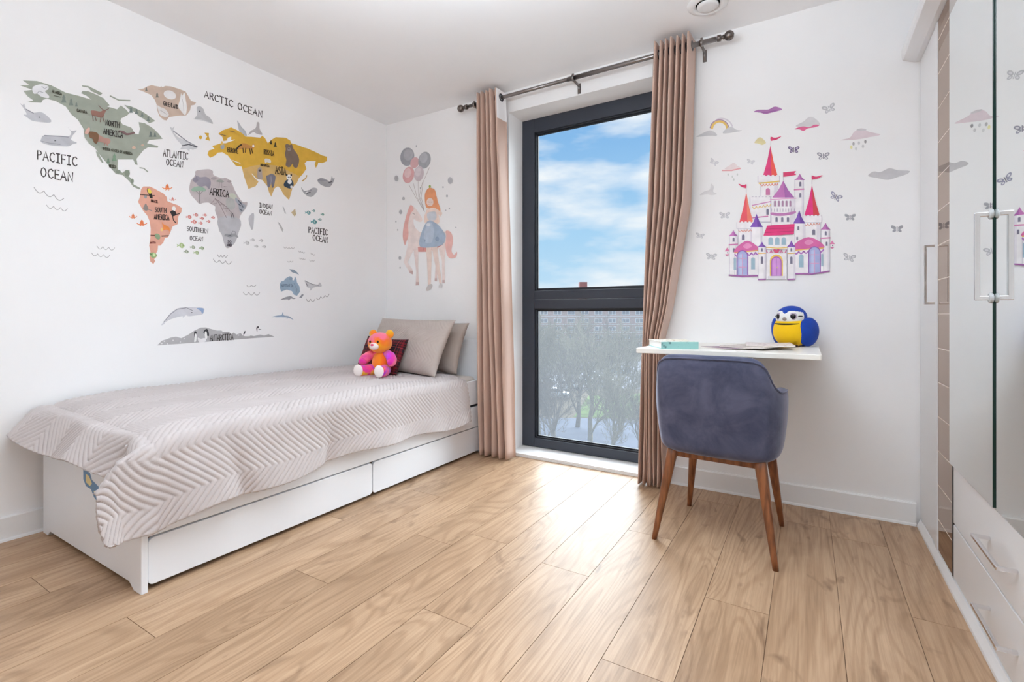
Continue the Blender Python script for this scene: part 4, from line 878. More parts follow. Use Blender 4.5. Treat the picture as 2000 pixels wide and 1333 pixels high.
sticker('map_sticker', 'grey-mauve Africa map sticker with hippo and acacia tree', 'D', [
 ('c', 'b9adae', [(245, 145), (300, 130), (400, 122), (445, 145), (450, 185), (510, 215), (560, 225), (590, 220), (640, 250), (670, 300), (700, 370), (740, 440), (790, 500), (840, 500), (825, 570), (770, 640), (750, 700), (770, 760), (740, 850), (720, 920), (690, 980), (640, 1020), (600, 1025), (570, 960), (550, 880), (515, 820), (515, 740), (490, 660), (470, 600), (470, 550), (420, 520), (390, 505), (330, 510), (290, 520), (240, 470), (190, 410), (175, 340), (195, 250), (240, 195)]),
 ('c', 'b4b3b7', [(500, 700), (600, 660), (745, 690), (766, 760), (738, 850), (718, 920), (688, 976), (640, 1016), (602, 1020), (572, 960), (552, 880), (518, 820)]), ('c', 'c0c4b2', [(625, 410), (680, 400), (720, 440), (700, 470), (640, 440)]), ('c', 'a9a9a6', [(600, 460), (680, 470), (700, 560), (650, 590), (600, 540)]),
 ('c', '8f8996', [(265, 200), (300, 215), (370, 210), (420, 255), (412, 340), (390, 345), (370, 315), (330, 320), (300, 345), (265, 295), (215, 255), (225, 225)]), ('e', '7d7785', 245, 245, 32, 26), ('s', '6f6977', 6, [(240, 190), (258, 215)]),
 ('c', '8fae96', [(195, 355), (240, 325), (300, 320), (360, 350), (350, 378), (290, 375), (225, 378)]), ('s', '8a8283', 13, [(290, 375), (292, 430), (290, 505)]), ('s', '8a8283', 8, [(250, 372), (288, 410)]), ('s', '8a8283', 8, [(330, 372), (294, 412)]),
 ('c', '94968f', [(480, 260), (530, 240), (575, 265), (540, 275)]), ('s', '94898b', 6, [(520, 270), (515, 335)]), ('s', '94898b', 6, [(545, 270), (548, 335)]), ('e', '9c9092', 455, 228, 32, 16), ('e', '9c9092', 632, 262, 26, 14), ('s', '7f7376', 6, [(570, 322), (612, 326)]),
 ('s', '7f6f70', 7, [(465, 455), (520, 520), (560, 600)]), ('s', '7f6f70', 7, [(485, 470), (600, 555), (660, 625)]), ('s', '7f6f70', 5, [(520, 520), (575, 535), (560, 570), (610, 575), (600, 610)]), ('s', '7f6f70', 6, [(560, 600), (600, 680)]), ('s', '4f4a50', 7, [(670, 628), (688, 685)]), ('s', '4f4a50', 7, [(650, 630), (665, 685)]), ('s', '8a7c7e', 6, [(420, 520), (470, 465), (485, 515), (430, 525)]),
 ('c', '9a9da8', [(700, 450), (735, 470), (790, 520), (820, 540), (800, 590), (770, 620), (745, 590), (735, 530), (705, 490)]), ('s', '4c505c', 8, [(738, 480), (760, 520)]), ('s', '4c505c', 8, [(760, 500), (790, 560)]), ('s', '4c505c', 8, [(735, 520), (765, 545)]), ('s', '4c505c', 8, [(750, 580), (780, 600)]),
 ('c', '8f8f94', [(575, 890), (590, 865), (650, 870), (690, 860), (730, 890), (730, 910), (690, 895), (640, 905), (600, 895)]), ('s', '77777c', 7, [(655, 870), (670, 835), (700, 840), (700, 870)]), ('s', '55555a', 7, [(615, 890), (650, 880)]), ('t', '55505a', 7, 'SO', (612, 965), (655, 970), 26), ('t', '55505a', 7, 'AFRIC', (605, 1005), (662, 1008), 26), ('t', INK, 11, 'AFRICA', (408, 414), (625, 446), 76),
 ('c', 'b9b8bc', [(900, 625), (916, 660), (905, 800), (880, 806), (852, 690)])])
sticker('map_sticker', 'coral pink South America map sticker with toucan and monkeys', 'C', [
 ('p', 'de9a82', [(770, 265), (800, 230), (880, 230), (950, 260), (1000, 290), (1060, 320), (1105, 370), (1110, 420), (1180, 450), (1250, 475), (1300, 510), (1295, 560), (1255, 620), (1245, 720), (1180, 750), (1150, 830), (1120, 890), (1080, 900), (1060, 960), (1020, 1000), (990, 1000), (985, 1060), (960, 1110), (975, 1140), (940, 1180), (955, 1200), (930, 1240), (890, 1210), (880, 1150), (890, 1080), (875, 1000), (890, 900), (895, 780), (880, 680), (850, 610), (800, 550), (760, 480), (730, 430), (750, 380), (760, 320)]),
 ('s', '4a3430', 11, [(760, 335), (840, 342), (945, 350)]), ('c', '2a2a26', [(845, 265), (862, 250), (890, 290), (908, 330), (920, 382), (885, 378), (870, 330), (850, 300)]), ('c', 'e8cf3c', [(850, 268), (875, 258), (902, 290), (898, 320), (870, 318)]), ('e', '8a8a8c', 828, 365, 18, 22),
 ('c', '80736f', [(795, 520), (815, 470), (830, 450), (848, 480), (865, 530), (830, 545)]), ('s', '80736f', 9, [(850, 525), (910, 545)]), ('e', 'f0eeec', 1195, 520, 26, 32), ('c', '2f2a2c', [(1150, 560), (1180, 540), (1220, 560), (1225, 600), (1180, 620), (1160, 590)]), ('s', '2f2a2c', 11, [(1215, 600), (1275, 580)]), ('s', '2f2a2c', 11, [(1180, 615), (1190, 670), (1222, 704)]),
 ('c', 'ec8030', [(1040, 690), (1060, 720), (1120, 750), (1140, 775), (1140, 820), (1125, 800), (1090, 790), (1060, 800), (1055, 760)]), ('c', 'e8c070', [(1020, 800), (1040, 765), (1055, 800), (1040, 815)]),
 ('s', '6b3a2c', 14, [(895, 865), (1000, 868)]), ('s', '5a3f34', 14, [(1040, 876), (1125, 872)]), ('c', '7f9a70', [(950, 850), (985, 845), (1015, 870), (1010, 915), (975, 915), (955, 890)]), ('c', '80a060', [(885, 1100), (930, 1090), (975, 1120), (960, 1150), (920, 1160), (890, 1135)]), ('e', 'c8e0a0', 938, 1122, 18, 22), ('s', '4a6040', 8, [(880, 1105), (910, 1115)]),
 ('t', '5a3c34', 7, 'BRAZIL', (898, 432), (988, 446), 34), ('t', INK, 10, 'SOUTH', (950, 562), (1095, 572), 60), ('t', INK, 11, 'AMERICA', (938, 655), (1132, 668), 66), ('t', '8a3c34', 5, 'ARGENTINA', (880, 975), (960, 972), 22)])
sticker('map_sticker', 'blue Australia map sticker', 'E', [
 ('p', '8aa2b8', [(1330, 480), (1345, 450), (1370, 445), (1390, 420), (1425, 400), (1450, 405), (1450, 435), (1470, 440), (1480, 400), (1495, 430), (1500, 460), (1525, 500), (1530, 550), (1500, 590), (1470, 580), (1450, 545), (1400, 530), (1345, 550), (1335, 520)]), ('e', '7a90a6', 1440, 425, 18, 14), ('s', '6f8498', 5, [(1470, 470), (1500, 530), (1490, 570)]), ('p', '8292a4', [(1425, 330), (1470, 335), (1500, 360), (1520, 385), (1485, 372), (1450, 360)]), ('t', '56687c', 5, 'AUSTRALIA', (1346, 503), (1460, 503), 26)])
sticker('map_sticker', 'small tan island map sticker below Asia', 'D', [('p', 'bba781', [(1345, 620), (1390, 575), (1402, 640), (1385, 668)])])
sticker('map_sticker', 'thin grey island map sticker beside the tan island', 'D', [('p', 'b4b4b6', [(1245, 550), (1258, 555), (1288, 635), (1270, 628)])])
sticker('map_sticker', 'slim grey island map sticker right of Madagascar, the lower one', 'D', [('p', 'b0b0b2', [(1190, 725), (1215, 745), (1255, 815), (1245, 845), (1220, 800)])])
sticker('map_sticker', 'grey Antarctica map sticker with penguins', 'E', [
 ('p', 'a9a7a8', [(135, 1075), (180, 1030), (240, 1010), (270, 998), (320, 990), (370, 1005), (440, 970), (500, 930), (560, 902), (610, 900), (660, 915), (720, 930), (760, 930), (780, 945), (830, 940), (860, 965), (880, 950), (910, 970), (950, 955), (970, 980), (1000, 970), (1080, 985), (1140, 970), (1180, 980), (1220, 965), (1280, 990), (1100, 1003), (800, 1025), (500, 1050)]),
 *[('e', 'dcdadb', x, y, 7, 6) for x, y in ((205, 1035), (235, 1060), (290, 1025), (360, 1042), (400, 1010), (760, 965), (930, 975), (180, 1058))],
 ('c', '3a3a3e', [(495, 945), (512, 938), (522, 965), (518, 1005), (500, 1000)]), ('c', 'f2f0ee', [(505, 965), (518, 970), (515, 1030), (495, 1040)]), ('c', 'eceaea', [(530, 1000), (560, 1010), (600, 1005), (610, 1035), (545, 1045)]), ('c', '3a3a3e', [(585, 950), (610, 915), (630, 925), (640, 970), (630, 985)]), ('c', 'f2f0ee', [(598, 950), (615, 940), (622, 1000), (605, 1010)]), ('c', '44444a', [(975, 965), (988, 935), (996, 940), (985, 970)]), ('c', 'f0eeee', [(985, 965), (1020, 972), (1045, 985), (985, 985)]),
 ('t', INK, 7, 'ANTARCTICA', (650, 1032), (876, 1020), 58)])
sticker('penguin_sticker', 'tiny penguin sticker standing above Antarctica', 'E', [('c', '3c3c42', [(1103, 905), (1118, 888), (1128, 900), (1112, 945)]), ('c', 'f0eeee', [(1115, 905), (1128, 912), (1130, 945), (1112, 948)]), ('s', '55555a', 5, [(1125, 915), (1150, 922)])])
sticker('map_sticker', 'grey platypus sticker under blue Australia', 'E', [('c', '8e8e94', [(1340, 630), (1370, 612), (1400, 600), (1440, 595), (1465, 610), (1490, 612), (1470, 622), (1440, 618), (1420, 636), (1405, 625)])], group=None).name = 'platypus_sticker'
sticker('map_sticker', 'small grey island sticker right of the platypus', 'E', [('p', '8c8e96', [(1520, 610), (1548, 575), (1566, 578), (1545, 612)])])
# --- sea life
def whale(label, reg, pts, back=None, c='b7b7bc', extra=()):
    sticker('whale_sticker', label, reg, [('c', c, pts)] + ([('s', '84848c', 9 if reg in 'AB' else 7, back)] if back else []) + list(extra), group='whale stickers on the left wall')
whale('pale grey whale sticker diving, topmost at the far left', 'A', [(180, 330), (205, 348), (215, 330), (235, 380), (290, 415), (370, 410), (430, 450), (460, 490), (430, 505), (300, 490), (250, 462), (210, 432), (240, 430), (215, 380)], [(235, 385), (300, 420)], 'bcbcc2', [('e', '3a3a40', 355, 456, 9, 4)])
whale('grey whale sticker with raised tail above PACIFIC OCEAN', 'A', [(370, 650), (400, 618), (540, 625), (610, 630), (640, 595), (608, 542), (640, 578), (688, 575), (652, 620), (640, 660), (690, 685), (650, 700), (600, 718), (440, 705), (370, 680)], [(400, 620), (540, 628), (612, 634)], 'b4b4ba', [('e', '3a3a40', 495, 667, 9, 4), ('s', '8c8c94', 6, [(375, 672), (450, 690), (540, 700)])])
whale('slim white-bellied whale sticker above ATLANTIC OCEAN', 'B', [(330, 540), (352, 552), (372, 538), (362, 580), (400, 632), (480, 668), (540, 700), (580, 725), (540, 748), (510, 742), (505, 765), (480, 745), (425, 742), (440, 712), (390, 655), (350, 590)], [(362, 580), (480, 670), (575, 722)], 'cfcfd2', [('s', '55565c', 9, [(440, 712), (500, 700), (570, 724)])])
whale('dark grey whale sticker nearest the corner, right of Asia', 'B', [(1655, 1025), (1690, 1000), (1740, 1020), (1770, 1030), (1785, 980), (1792, 1005), (1810, 1008), (1785, 1060), (1755, 1085), (1690, 1065)], [(1660, 1020), (1740, 1024)], '9b9ba0', [('s', '5a5a60', 8, [(1755, 1045), (1785, 1035)])])
whale('dark grey whale sticker below the one beside Asia', 'B', [(1508, 1085), (1530, 1112), (1560, 1132), (1610, 1090), (1655, 1100), (1640, 1140), (1600, 1172), (1555, 1158), (1520, 1120)], [(1540, 1125), (1600, 1110)], 'a4a4a8', [('s', '5a5a60', 8, [(1560, 1140), (1590, 1130)])])
whale('long sperm whale sticker above Antarctica with blue-tinted head', 'E', [(175, 875), (215, 825), (260, 765), (330, 715), (420, 702), (580, 708), (592, 740), (575, 772), (490, 785), (440, 790), (415, 782), (385, 806), (380, 790), (290, 812), (225, 842), (200, 870)], [(200, 845), (265, 770), (330, 722), (420, 708)], 'cdccd2', [('c', '7f98c0', [(520, 712), (580, 712), (588, 740), (575, 768), (560, 740)]), ('e', '3a3a42', 472, 755, 8, 4), ('s', '77777f', 6, [(430, 712), (480, 735)])])
whale('humpback whale sticker right of blue Australia', 'E', [(1575, 440), (1610, 458), (1650, 475), (1700, 485), (1722, 460), (1742, 496), (1700, 502), (1660, 512), (1630, 540), (1628, 515), (1598, 505)], [(1578, 445), (1650, 478), (1710, 488)], 'c4c4c8', [('s', '66666c', 6, [(1590, 470), (1605, 495)])])
sticker('dolphin_sticker', 'blue dolphin sticker right of Antarctica', 'E', [('c', '8ba0b8', [(1255, 800), (1300, 785), (1348, 778), (1360, 750), (1372, 782), (1420, 790), (1465, 825), (1420, 808), (1350, 796)]), ('s', 'c8d2dc', 6, [(1290, 800), (1350, 800), (1410, 812)])])
sticker('seal_sticker', 'grey seal sticker left under ARCTIC OCEAN', 'B', [('c', 'b9b9bb', [(570, 370), (600, 358), (630, 380), (650, 430), (690, 460), (716, 515), (650, 490), (600, 475), (555, 468), (575, 430)]), ('e', '4a4a4e', 598, 402, 6, 5), ('s', 'd4d4d6', 6, [(545, 470), (620, 484), (690, 505)])])
sticker('seal_sticker', 'sea lion sticker with raised head, first above Asia', 'B', [('c', 'b4b8bc', [(935, 485), (952, 510), (975, 545), (1008, 580), (1020, 628), (985, 608), (950, 572), (940, 525)])])
sticker('seal_sticker', 'sea lion sticker facing left, second above Asia', 'B', [('c', 'b2acac', [(1035, 615), (1055, 580), (1100, 552), (1112, 502), (1132, 508), (1136, 560), (1160, 612), (1110, 605), (1080, 590)])])
def fish(label, x, y, s, c, group, outline=False):
    sticker('fish_sticker', label, 'D', [('c', c, [(x - s * .6, y - s * .1), (x - s * .1, y - s * .8), (x + s * .6, y - s * .5), (x + s, y + s * .1), (x + s * .5, y + s * .7), (x - s * .1, y + s * .6)]), ('p', c, [(x - s * .4, y), (x - s * 1.25, y - s * .5), (x - s * 1.05, y), (x - s * 1.25, y + s * .4)]),
      ('s', 'e8e0dc' if not outline else 'dedcdc', s * .14, [(x + s * .1, y - s * .4), (x + s * .2, y + s * .3)]), ('e', '4a3c3c', x + s * .62, y - s * .05, s * .1, s * .1)], group=group)
for lb, x, y, s in (('largest-tailed red fish sticker, first from the left', 172, 672, 29), ('red fish sticker, uppermost left of its school', 250, 648, 26), ('red fish sticker, uppermost right of its school', 355, 650, 21), ('red fish sticker in the middle of its school', 320, 688, 23), ('red fish sticker, lowest left of its school', 228, 728, 31), ('red fish sticker just above SOUTHERN', 305, 742, 23), ('red fish sticker, second from the Africa map', 395, 722, 21), ('red fish sticker nearest the Africa map', 447, 678, 21)):
    fish(lb, x, y, s, 'd8807a', 'red fish beside Africa')
for lb, x, y, s, c in (('large light green fish sticker below SOUTHERN OCEAN', 80, 1000, 40, 'a3bc7c'), ('dull green fish sticker, upper middle of its school', 215, 1020, 28, '9aa68c'), ('green fish sticker, upper right of its school', 318, 1030, 28, '9cb08a'), ('dull green fish sticker, lower left of its school', 140, 1070, 28, '98a48c'), ('green fish sticker, lower right of its school', 258, 1082, 30, 'a0b486')):
    fish(lb, x, y, s, c, 'green fish below Southern Ocean')
for lb, x, y, s in (('largest pale grey fish sticker, nearest Africa', 835, 970, 32), ('pale grey fish sticker, upper left of its school', 903, 935, 25), ('pale grey fish sticker, upper right of its school', 1000, 942, 25), ('pale grey fish sticker, lower middle of its school', 945, 1008, 22), ('pale grey fish sticker, lower right of its school', 1035, 1012, 23)):
    fish(lb, x, y, s, 'c6c4c4', 'pale fish right of Africa', True)
for lb, x, y, s, c in (('teal fish sticker, upper left of its school', 1540, 622, 31, '5f9a9e'), ('small teal fish sticker, topmost of its school', 1603, 600, 20, '6c9c9c'), ('small green-teal fish sticker nearest the corner', 1705, 642, 20, '6a9c90'), ('largest teal fish sticker above PACIFIC', 1608, 728, 35, '4f9496'), ('small teal fish sticker, lower right of its school', 1675, 702, 20, '7a9a9a')):
    fish(lb, x, y, s, c, 'teal fish near the corner')
def octopus(label, x, y, s, c):
    ly = [('c', c, [(x - s * .35, y - s * .2), (x, y - s * .75), (x + s * .35, y - s * .2), (x + s * .2, y + s * .3), (x - s * .2, y + s * .3)])]
    for k in (-3, -2, -1, 1, 2, 3): ly.append(('s', c, s * .16, [(x + k * s * .08, y + s * .1), (x + k * s * .22, y + s * (.55 - abs(k) * .12)), (x + k * s * .33, y + s * (.75 - abs(k) * .28))]))
    sticker('octopus_sticker', label, 'C', ly + [('e', '70301a', x, y - s * .25, s * .06, s * .06)], group='orange octopuses round South America')
octopus('orange octopus sticker right of the Mexico tail', 1110, 245, 64, 'e6763c'); octopus('largest orange octopus sticker left of South America', 780, 712, 66, 'e8703a'); octopus('smaller orange octopus sticker, further from South America', 665, 622, 50, 'e47a48'); octopus('tiny coral octopus sticker off the east of South America', 1180, 398, 40, 'dc8a80')
WV = 'a9a6a6'
def waves(label, reg, rows, w=5): sticker('wave_sticker', label, reg, [('w', WV if reg != 'D' or r[4] > 5 else 'c2bfbf', w, r[0], r[1], r[2], r[3]) for r in rows], group='wave line stickers')
for lb, reg, rows, w in (('upper drawn wave sticker below PACIFIC OCEAN', 'A', [((305, 1085), (572, 1185), 3, 34, 9)], 7), ('lower drawn wave sticker below PACIFIC OCEAN', 'A', [((418, 1245), (605, 1278), 3, 26, 9)], 6), ('double drawn wave sticker left of the South America tip', 'C', [((195, 1005), (425, 1028), 3, 36, 9), ((125, 1095), (360, 1128), 3, 34, 9)], 8), ('double drawn wave sticker below Africa', 'D', [((500, 1105), (612, 1112), 3, 26, 9), ((450, 1155), (660, 1185), 3, 34, 9)], 8), ('double drawn wave sticker left of Australia', 'E', [((1010, 490), (1100, 484), 2, 15, 9), ((975, 555), (1135, 560), 3, 26, 9)], 6), ('drawn wave sticker below the humpback whale', 'E', [((1590, 622), (1675, 625), 2, 22, 9), ((1690, 612), (1815, 572), 3, 22, 9)], 6),
    ('long faint wave sticker under the lower PACIFIC OCEAN', 'D', [((1260, 1015), (1380, 1022), 4, 16, 1)], 7), ('faint wave sticker, second under the lower PACIFIC OCEAN', 'D', [((1430, 1060), (1500, 1078), 3, 14, 1)], 7), ('faint wave sticker nearest the corner, upper one', 'D', [((1570, 1085), (1615, 1102), 2, 14, 1)], 7), ('faint wave sticker in the middle row above Australia', 'D', [((1440, 1142), (1505, 1155), 3, 12, 1)], 7), ('faint wave sticker, lowest left above Australia', 'D', [((1305, 1180), (1365, 1176), 2, 14, 1)], 7), ('faint wave sticker nearest the corner, lower one', 'D', [((1555, 1165), (1612, 1170), 2, 14, 1)], 7)):
    waves(lb, reg, rows, w)
def words(label, reg, lines): sticker('lettering_sticker', label, reg, [('t', '4a4442', *l) for l in lines], group='ocean name stickers')
words('PACIFIC OCEAN lettering sticker, the large one at far left', 'A', [(11, 'PACIFIC', (334, 832), (692, 896), 80), (11, 'OCEAN', (366, 988), (656, 1038), 82)])
words('ARCTIC OCEAN lettering sticker sloping along the top', 'B', [(9, 'ARCTIC OCEAN', (640, 276), (1160, 462), 60)])
words('ATLANTIC OCEAN lettering sticker', 'B', [(8, 'ATLANTIC', (270, 806), (492, 838), 62), (8, 'OCEAN', (298, 884), (448, 908), 54)])
words('SOUTHERN OCEAN lettering sticker', 'C', [(9, 'SOUTHERN', (1366, 806), (1642, 842), 58), (9, 'OCEAN', (1406, 930), (1575, 946), 58)])
words('INDIAN OCEAN lettering sticker', 'D', [(8, 'INDIAN', (980, 560), (1130, 582), 50), (8, 'OCEAN', (982, 632), (1122, 656), 50)])
words('smaller PACIFIC OCEAN lettering sticker near the corner', 'D', [(10, 'PACIFIC', (1545, 850), (1762, 882), 66), (10, 'OCEAN', (1594, 938), (1766, 970), 64)])
# --- princess and unicorn
LP = 'f2d8cb'
bub = [(145, 328, 16, 24), (582, 346, 19, 28), (203, 493, 11, 14), (180, 602, 13, 18), (174, 976, 11, 15), (557, 472, 8, 11), (525, 400, 6, 8), (342, 407, 6, 9), (308, 66, 5, 9), (142, 680, 5, 8), (157, 748, 5, 8), (176, 1055, 6, 8), (577, 575, 5, 6), (630, 728, 5, 6), (548, 588, 4, 5)]
sticker('princess_sticker', 'girl with balloons beside a pink horse, watercolour wall sticker', 'P', [
 *[('s', 'b4a8a6', 3, p) for p in ([(245, 380), (300, 480), (372, 600)], [(282, 370), (310, 480), (372, 600)], [(320, 350), (325, 480), (372, 600)], [(412, 240), (360, 360), (345, 480), (372, 600)], [(355, 360), (330, 470), (372, 600)])],
 ('e', '95969e', 232, 152, 57, 75, 8), ('e', 'a9aab0', 240, 135, 38, 48, 8), ('e', 'd6a6a8', 292, 200, 35, 46, 20), ('e', '9fa1a8', 372, 180, 50, 70, 14), ('e', 'b2b4ba', 365, 160, 32, 42, 14), ('e', 'dfa3a4', 242, 300, 46, 68, 14), ('e', 'e8c4c4', 236, 285, 28, 40, 14), ('e', 'cdbec4', 327, 290, 40, 62, 8), ('e', 'dcd0d4', 320, 275, 24, 38, 8),
 ('c', 'e9b2a9', [(540, 765), (585, 765), (605, 830), (592, 915), (612, 950), (636, 925), (628, 970), (572, 975), (545, 905)]),
 ('p', 'ecd7d0', [(478, 870), (542, 860), (536, 1000), (537, 1180), (517, 1178), (514, 1000)]), ('p', 'e6cdc6', [(448, 880), (482, 880), (478, 1050), (474, 1165), (455, 1162), (462, 1040)]),
 ('c', 'eedcd6', [(250, 560), (268, 548), (300, 575), (352, 650), (345, 682), (312, 676), (284, 662), (292, 720), (345, 768), (440, 760), (535, 760), (548, 810), (530, 880), (440, 905), (320, 925), (262, 900), (232, 830), (236, 700)]),
 ('p', 'eedcd6', [(240, 860), (290, 900), (235, 1012), (276, 1072), (278, 1110), (252, 1098), (203, 1012)]), ('p', 'e9d4ce', [(282, 900), (322, 900), (322, 1090), (328, 1196), (300, 1198), (306, 1090)]), ('p', 'c9a8a6', [(303, 1172), (327, 1172), (328, 1197), (300, 1199)]), ('p', 'c9a8a6', [(250, 1078), (277, 1082), (278, 1111), (252, 1099)]), ('p', 'c9a8a6', [(456, 1140), (474, 1140), (474, 1166), (455, 1163)]), ('p', 'c9a8a6', [(517, 1155), (537, 1155), (537, 1181), (517, 1179)]),
 ('c', 'e8a9a0', [(262, 545), (235, 600), (205, 710), (196, 800), (212, 872), (226, 840), (242, 790), (240, 700), (258, 620), (285, 580)]), ('s', '8a7a7c', 4, [(272, 610), (292, 620)]),
 ('p', 'd98d86', [(318, 888), (430, 880), (522, 868), (470, 900), (385, 926), (322, 926)]), ('s', 'b06a66', 4, [(365, 830), (363, 912)]),
 ('p', 'ead2c6', [(386, 885), (430, 885), (430, 1000), (424, 1195), (402, 1195), (394, 1020)]), ('p', 'ead2c6', [(430, 885), (476, 880), (490, 1000), (514, 1185), (496, 1190), (455, 1010)]), ('c', 'c9c2c0', [(385, 1236), (404, 1195), (436, 1190), (432, 1222), (402, 1244)]), ('c', 'c9c2c0', [(490, 1216), (500, 1180), (516, 1192), (510, 1218)]),
 ('c', 'e9935f', [(415, 405), (455, 420), (470, 470), (482, 520), (502, 580), (492, 625), (465, 585), (420, 575), (385, 560), (375, 470), (390, 425)]), ('c', LP, [(395, 580), (450, 568), (492, 590), (518, 610), (500, 640), (486, 620), (488, 695), (385, 695), (370, 645), (382, 610)]), ('e', LP, 418, 522, 28, 34), ('s', 'f0b8a4', 7, [(402, 535), (410, 540)]), ('s', '8a6458', 3, [(400, 520), (414, 522)]), ('s', '8a6458', 3, [(426, 522), (438, 520)]), ('s', 'e9935f', 16, [(395, 470), (420, 480), (450, 470)]),
 ('c', 'cdd0d8', [(395, 615), (430, 600), (466, 605), (468, 660), (430, 672), (400, 660)]), ('c', '9fb1c8', [(400, 675), (470, 695), (528, 760), (546, 805), (520, 868), (420, 890), (335, 880), (345, 780)]), ('c', 'b4c2d4', [(400, 690), (440, 705), (450, 780), (430, 850), (380, 850), (370, 780)]), ('e', '7f94b4', 477, 822, 16, 20), ('e', 'dde2ea', 405, 705, 18, 12), ('e', '8a9cb8', 376, 835, 6, 12), ('e', '9ab04e', 417, 395, 9, 12),
 *[('e', 'b2b2b6', *b_) for b_ in bub]], wall='B')
# --- castle
def castle():
    Wc, OL = 'f3eef0', 'c4bccb'
    PK, PK2, VI, VI2, MV, GO = 'e0286c', 'f0605c', '7a44b4', '9a68c8', 'c36ab4', 'f0c452'
    L_ = []
    def tower(x0, y0, x1, y1): L_.extend([('r', OL, x0 - 3, y0 - 3, x1 + 3, y1 + 3), ('r', Wc, x0, y0, x1, y1), ('r', 'e2dbe4', x1 - (x1 - x0) * .22, y0, x1, y1)])
    def cone(cx, top, w, bot, c1, c2, sw=.5): L_.extend([('p', c1, [(cx, top), (cx + w * .22, (top + bot) / 2 + 6), (cx + w * .5, bot), (cx - w * .5, bot), (cx - w * .22, (top + bot) / 2 + 6)]), ('p', c2, [(cx, top), (cx + w * .22, (top + bot) / 2 + 6), (cx + w * .5, bot), (cx + w * .08, bot)])])
    def win(cx, y0, y1, w, c='6c6880'): L_.extend([('a', 'd8d2dc', cx, y0 - 3, y1 + 2, w + 6), ('a', c, cx, y0, y1, w)])
    def flag(x, y, h, d=1, big=False):
        L_.append(('s', 'b8b0b8', 3, [(x, y), (x, y + h)])); L_.append(('c', 'd82a5c', [(x, y + 2), (x + d * 30, y + 8), (x + d * 74, y - 2), (x + d * 44, y + 20), (x + d * 18, y + 26), (x, y + 28)]) if not big else ('p', 'd82a5c', [(x, y + 2), (x + 90, y - 8), (x + 78, y + 8), (x + 92, y + 20), (x, y + 34)]))
    # rear tower, left wing and rear spire
    flag(560, 278, 70); tower(488, 600, 610, 880); cone(557, 342, 104, 556, PK, 'f0483c'); L_.extend([('r', OL, 468, 553, 624, 600), ('r', Wc, 472, 556, 620, 598), ('s', GO, 9, [(478, 606), (550, 600), (618, 592)]), ('w', 'e87a6a', 5, (488, 612), (610, 606), 6, 14), ('a', 'c86a9c', 540, 640, 690, 30)])
    for i in range(5): L_.append(('r', Wc, 474 + i * 31, 548, 490 + i * 31, 560))
    L_.extend([('r', OL, 412, 700, 560, 880), ('r', Wc, 416, 704, 556, 876), ('s', 'd080b8', 7, [(430, 762), (560, 735)]), ('w', 'e8c060', 5, (432, 772), (560, 752), 5, 16), ('s', 'd070a8', 8, [(432, 850), (540, 838)])]); win(538, 788, 828, 16)
    for i in range(6): L_.append(('r', Wc, 414 + i * 24, 698, 426 + i * 24, 706))
    tower(730, 580, 790, 880); cone(764, 538, 74, 584, MV, 'a0509c'); win(768, 596, 628, 14); win(768, 676, 706, 14); L_.append(('s', 'd070a8', 9, [(726, 652), (792, 648)]))
    # central keep
    tower(565, 700, 730, 900); flag(648, 528, 62, 1, True); cone(648, 588, 156, 708, MV, 'a658a8'); L_.append(('s', 'e4a0cc', 6, [(556, 722), (650, 716), (738, 712)]))
    for i in range(5): win(590 + i * 27, 730, 770, 13, 'a87898')
    for i in range(9): L_.append(('s', 'a8a0b4', 5, [(566 + i * 20, 786), (566 + i * 20, 806)]))
    L_.append(('c', 'c070b0', [(562, 812), (640, 818), (732, 804), (724, 822), (650, 836), (570, 832)]))
    for i in range(3): win(601 + i * 40, 846, 878, 15)
    # side towers with red cones
    for (cx, top, w, bot, x0, x1, y0) in ((388, 672, 100, 885, 334, 436, 925), (850, 620, 112, 840, 800, 906, 900)):
        flag(cx, top - 60 if cx < 500 else top - 68, 62, -.75 if cx < 500 else 1); tower(x0, y0 - 20, x1, 1080); cone(cx, top, w, bot, 'ec4654' if cx < 500 else 'e41c70', 'f0705a' if cx < 500 else 'd03038')
        L_.extend([('r', OL, x0 - 14, bot - 5, x1 + 14, bot + 44), ('r', Wc, x0 - 11, bot - 2, x1 + 11, bot + 41), ('w', 'e08a78', 5, (x0, bot + 52), (x1, bot + 44), 5, 14)])
        for i in range(5): L_.append(('r', Wc, x0 - 11 + i * 27, bot - 10, x0 + 4 + i * 27, bot))
    win(367, 968, 1005, 18); win(862, 932, 970, 20)
    # violet turrets
    tower(428, 915, 500, 1060); cone(460, 822, 90, 916, VI, '60309a'); tower(728, 885, 800, 1060); cone(760, 796, 86, 890, VI, '5c3094'); win(754, 910, 936, 12); win(746, 984, 1006, 10)
    # main roof and front wall
    L_.extend([('p', 'e2246c', [(535, 905), (728, 893), (722, 966), (508, 978)]), ('s', 'b81c54', 4, [(530, 930), (724, 920)]), ('s', 'b81c54', 4, [(520, 954), (722, 944)])])
    L_.extend([('r', OL, 496, 976, 732, 1072), ('r', Wc, 500, 976, 728, 1070)])
    for i in range(3): win(560 + i * 46, 988, 1040, 30, '94b4c4')
    L_.extend([('s', GO, 7, [(510, 1056), (610, 1064), (720, 1056)]), ('w', 'e06aa0', 7, (528, 1078), (670, 1078), 4, 26), ('c', 'd8406c', [(600, 1080), (588, 1068), (578, 1080), (600, 1106), (622, 1080), (612, 1068)])])
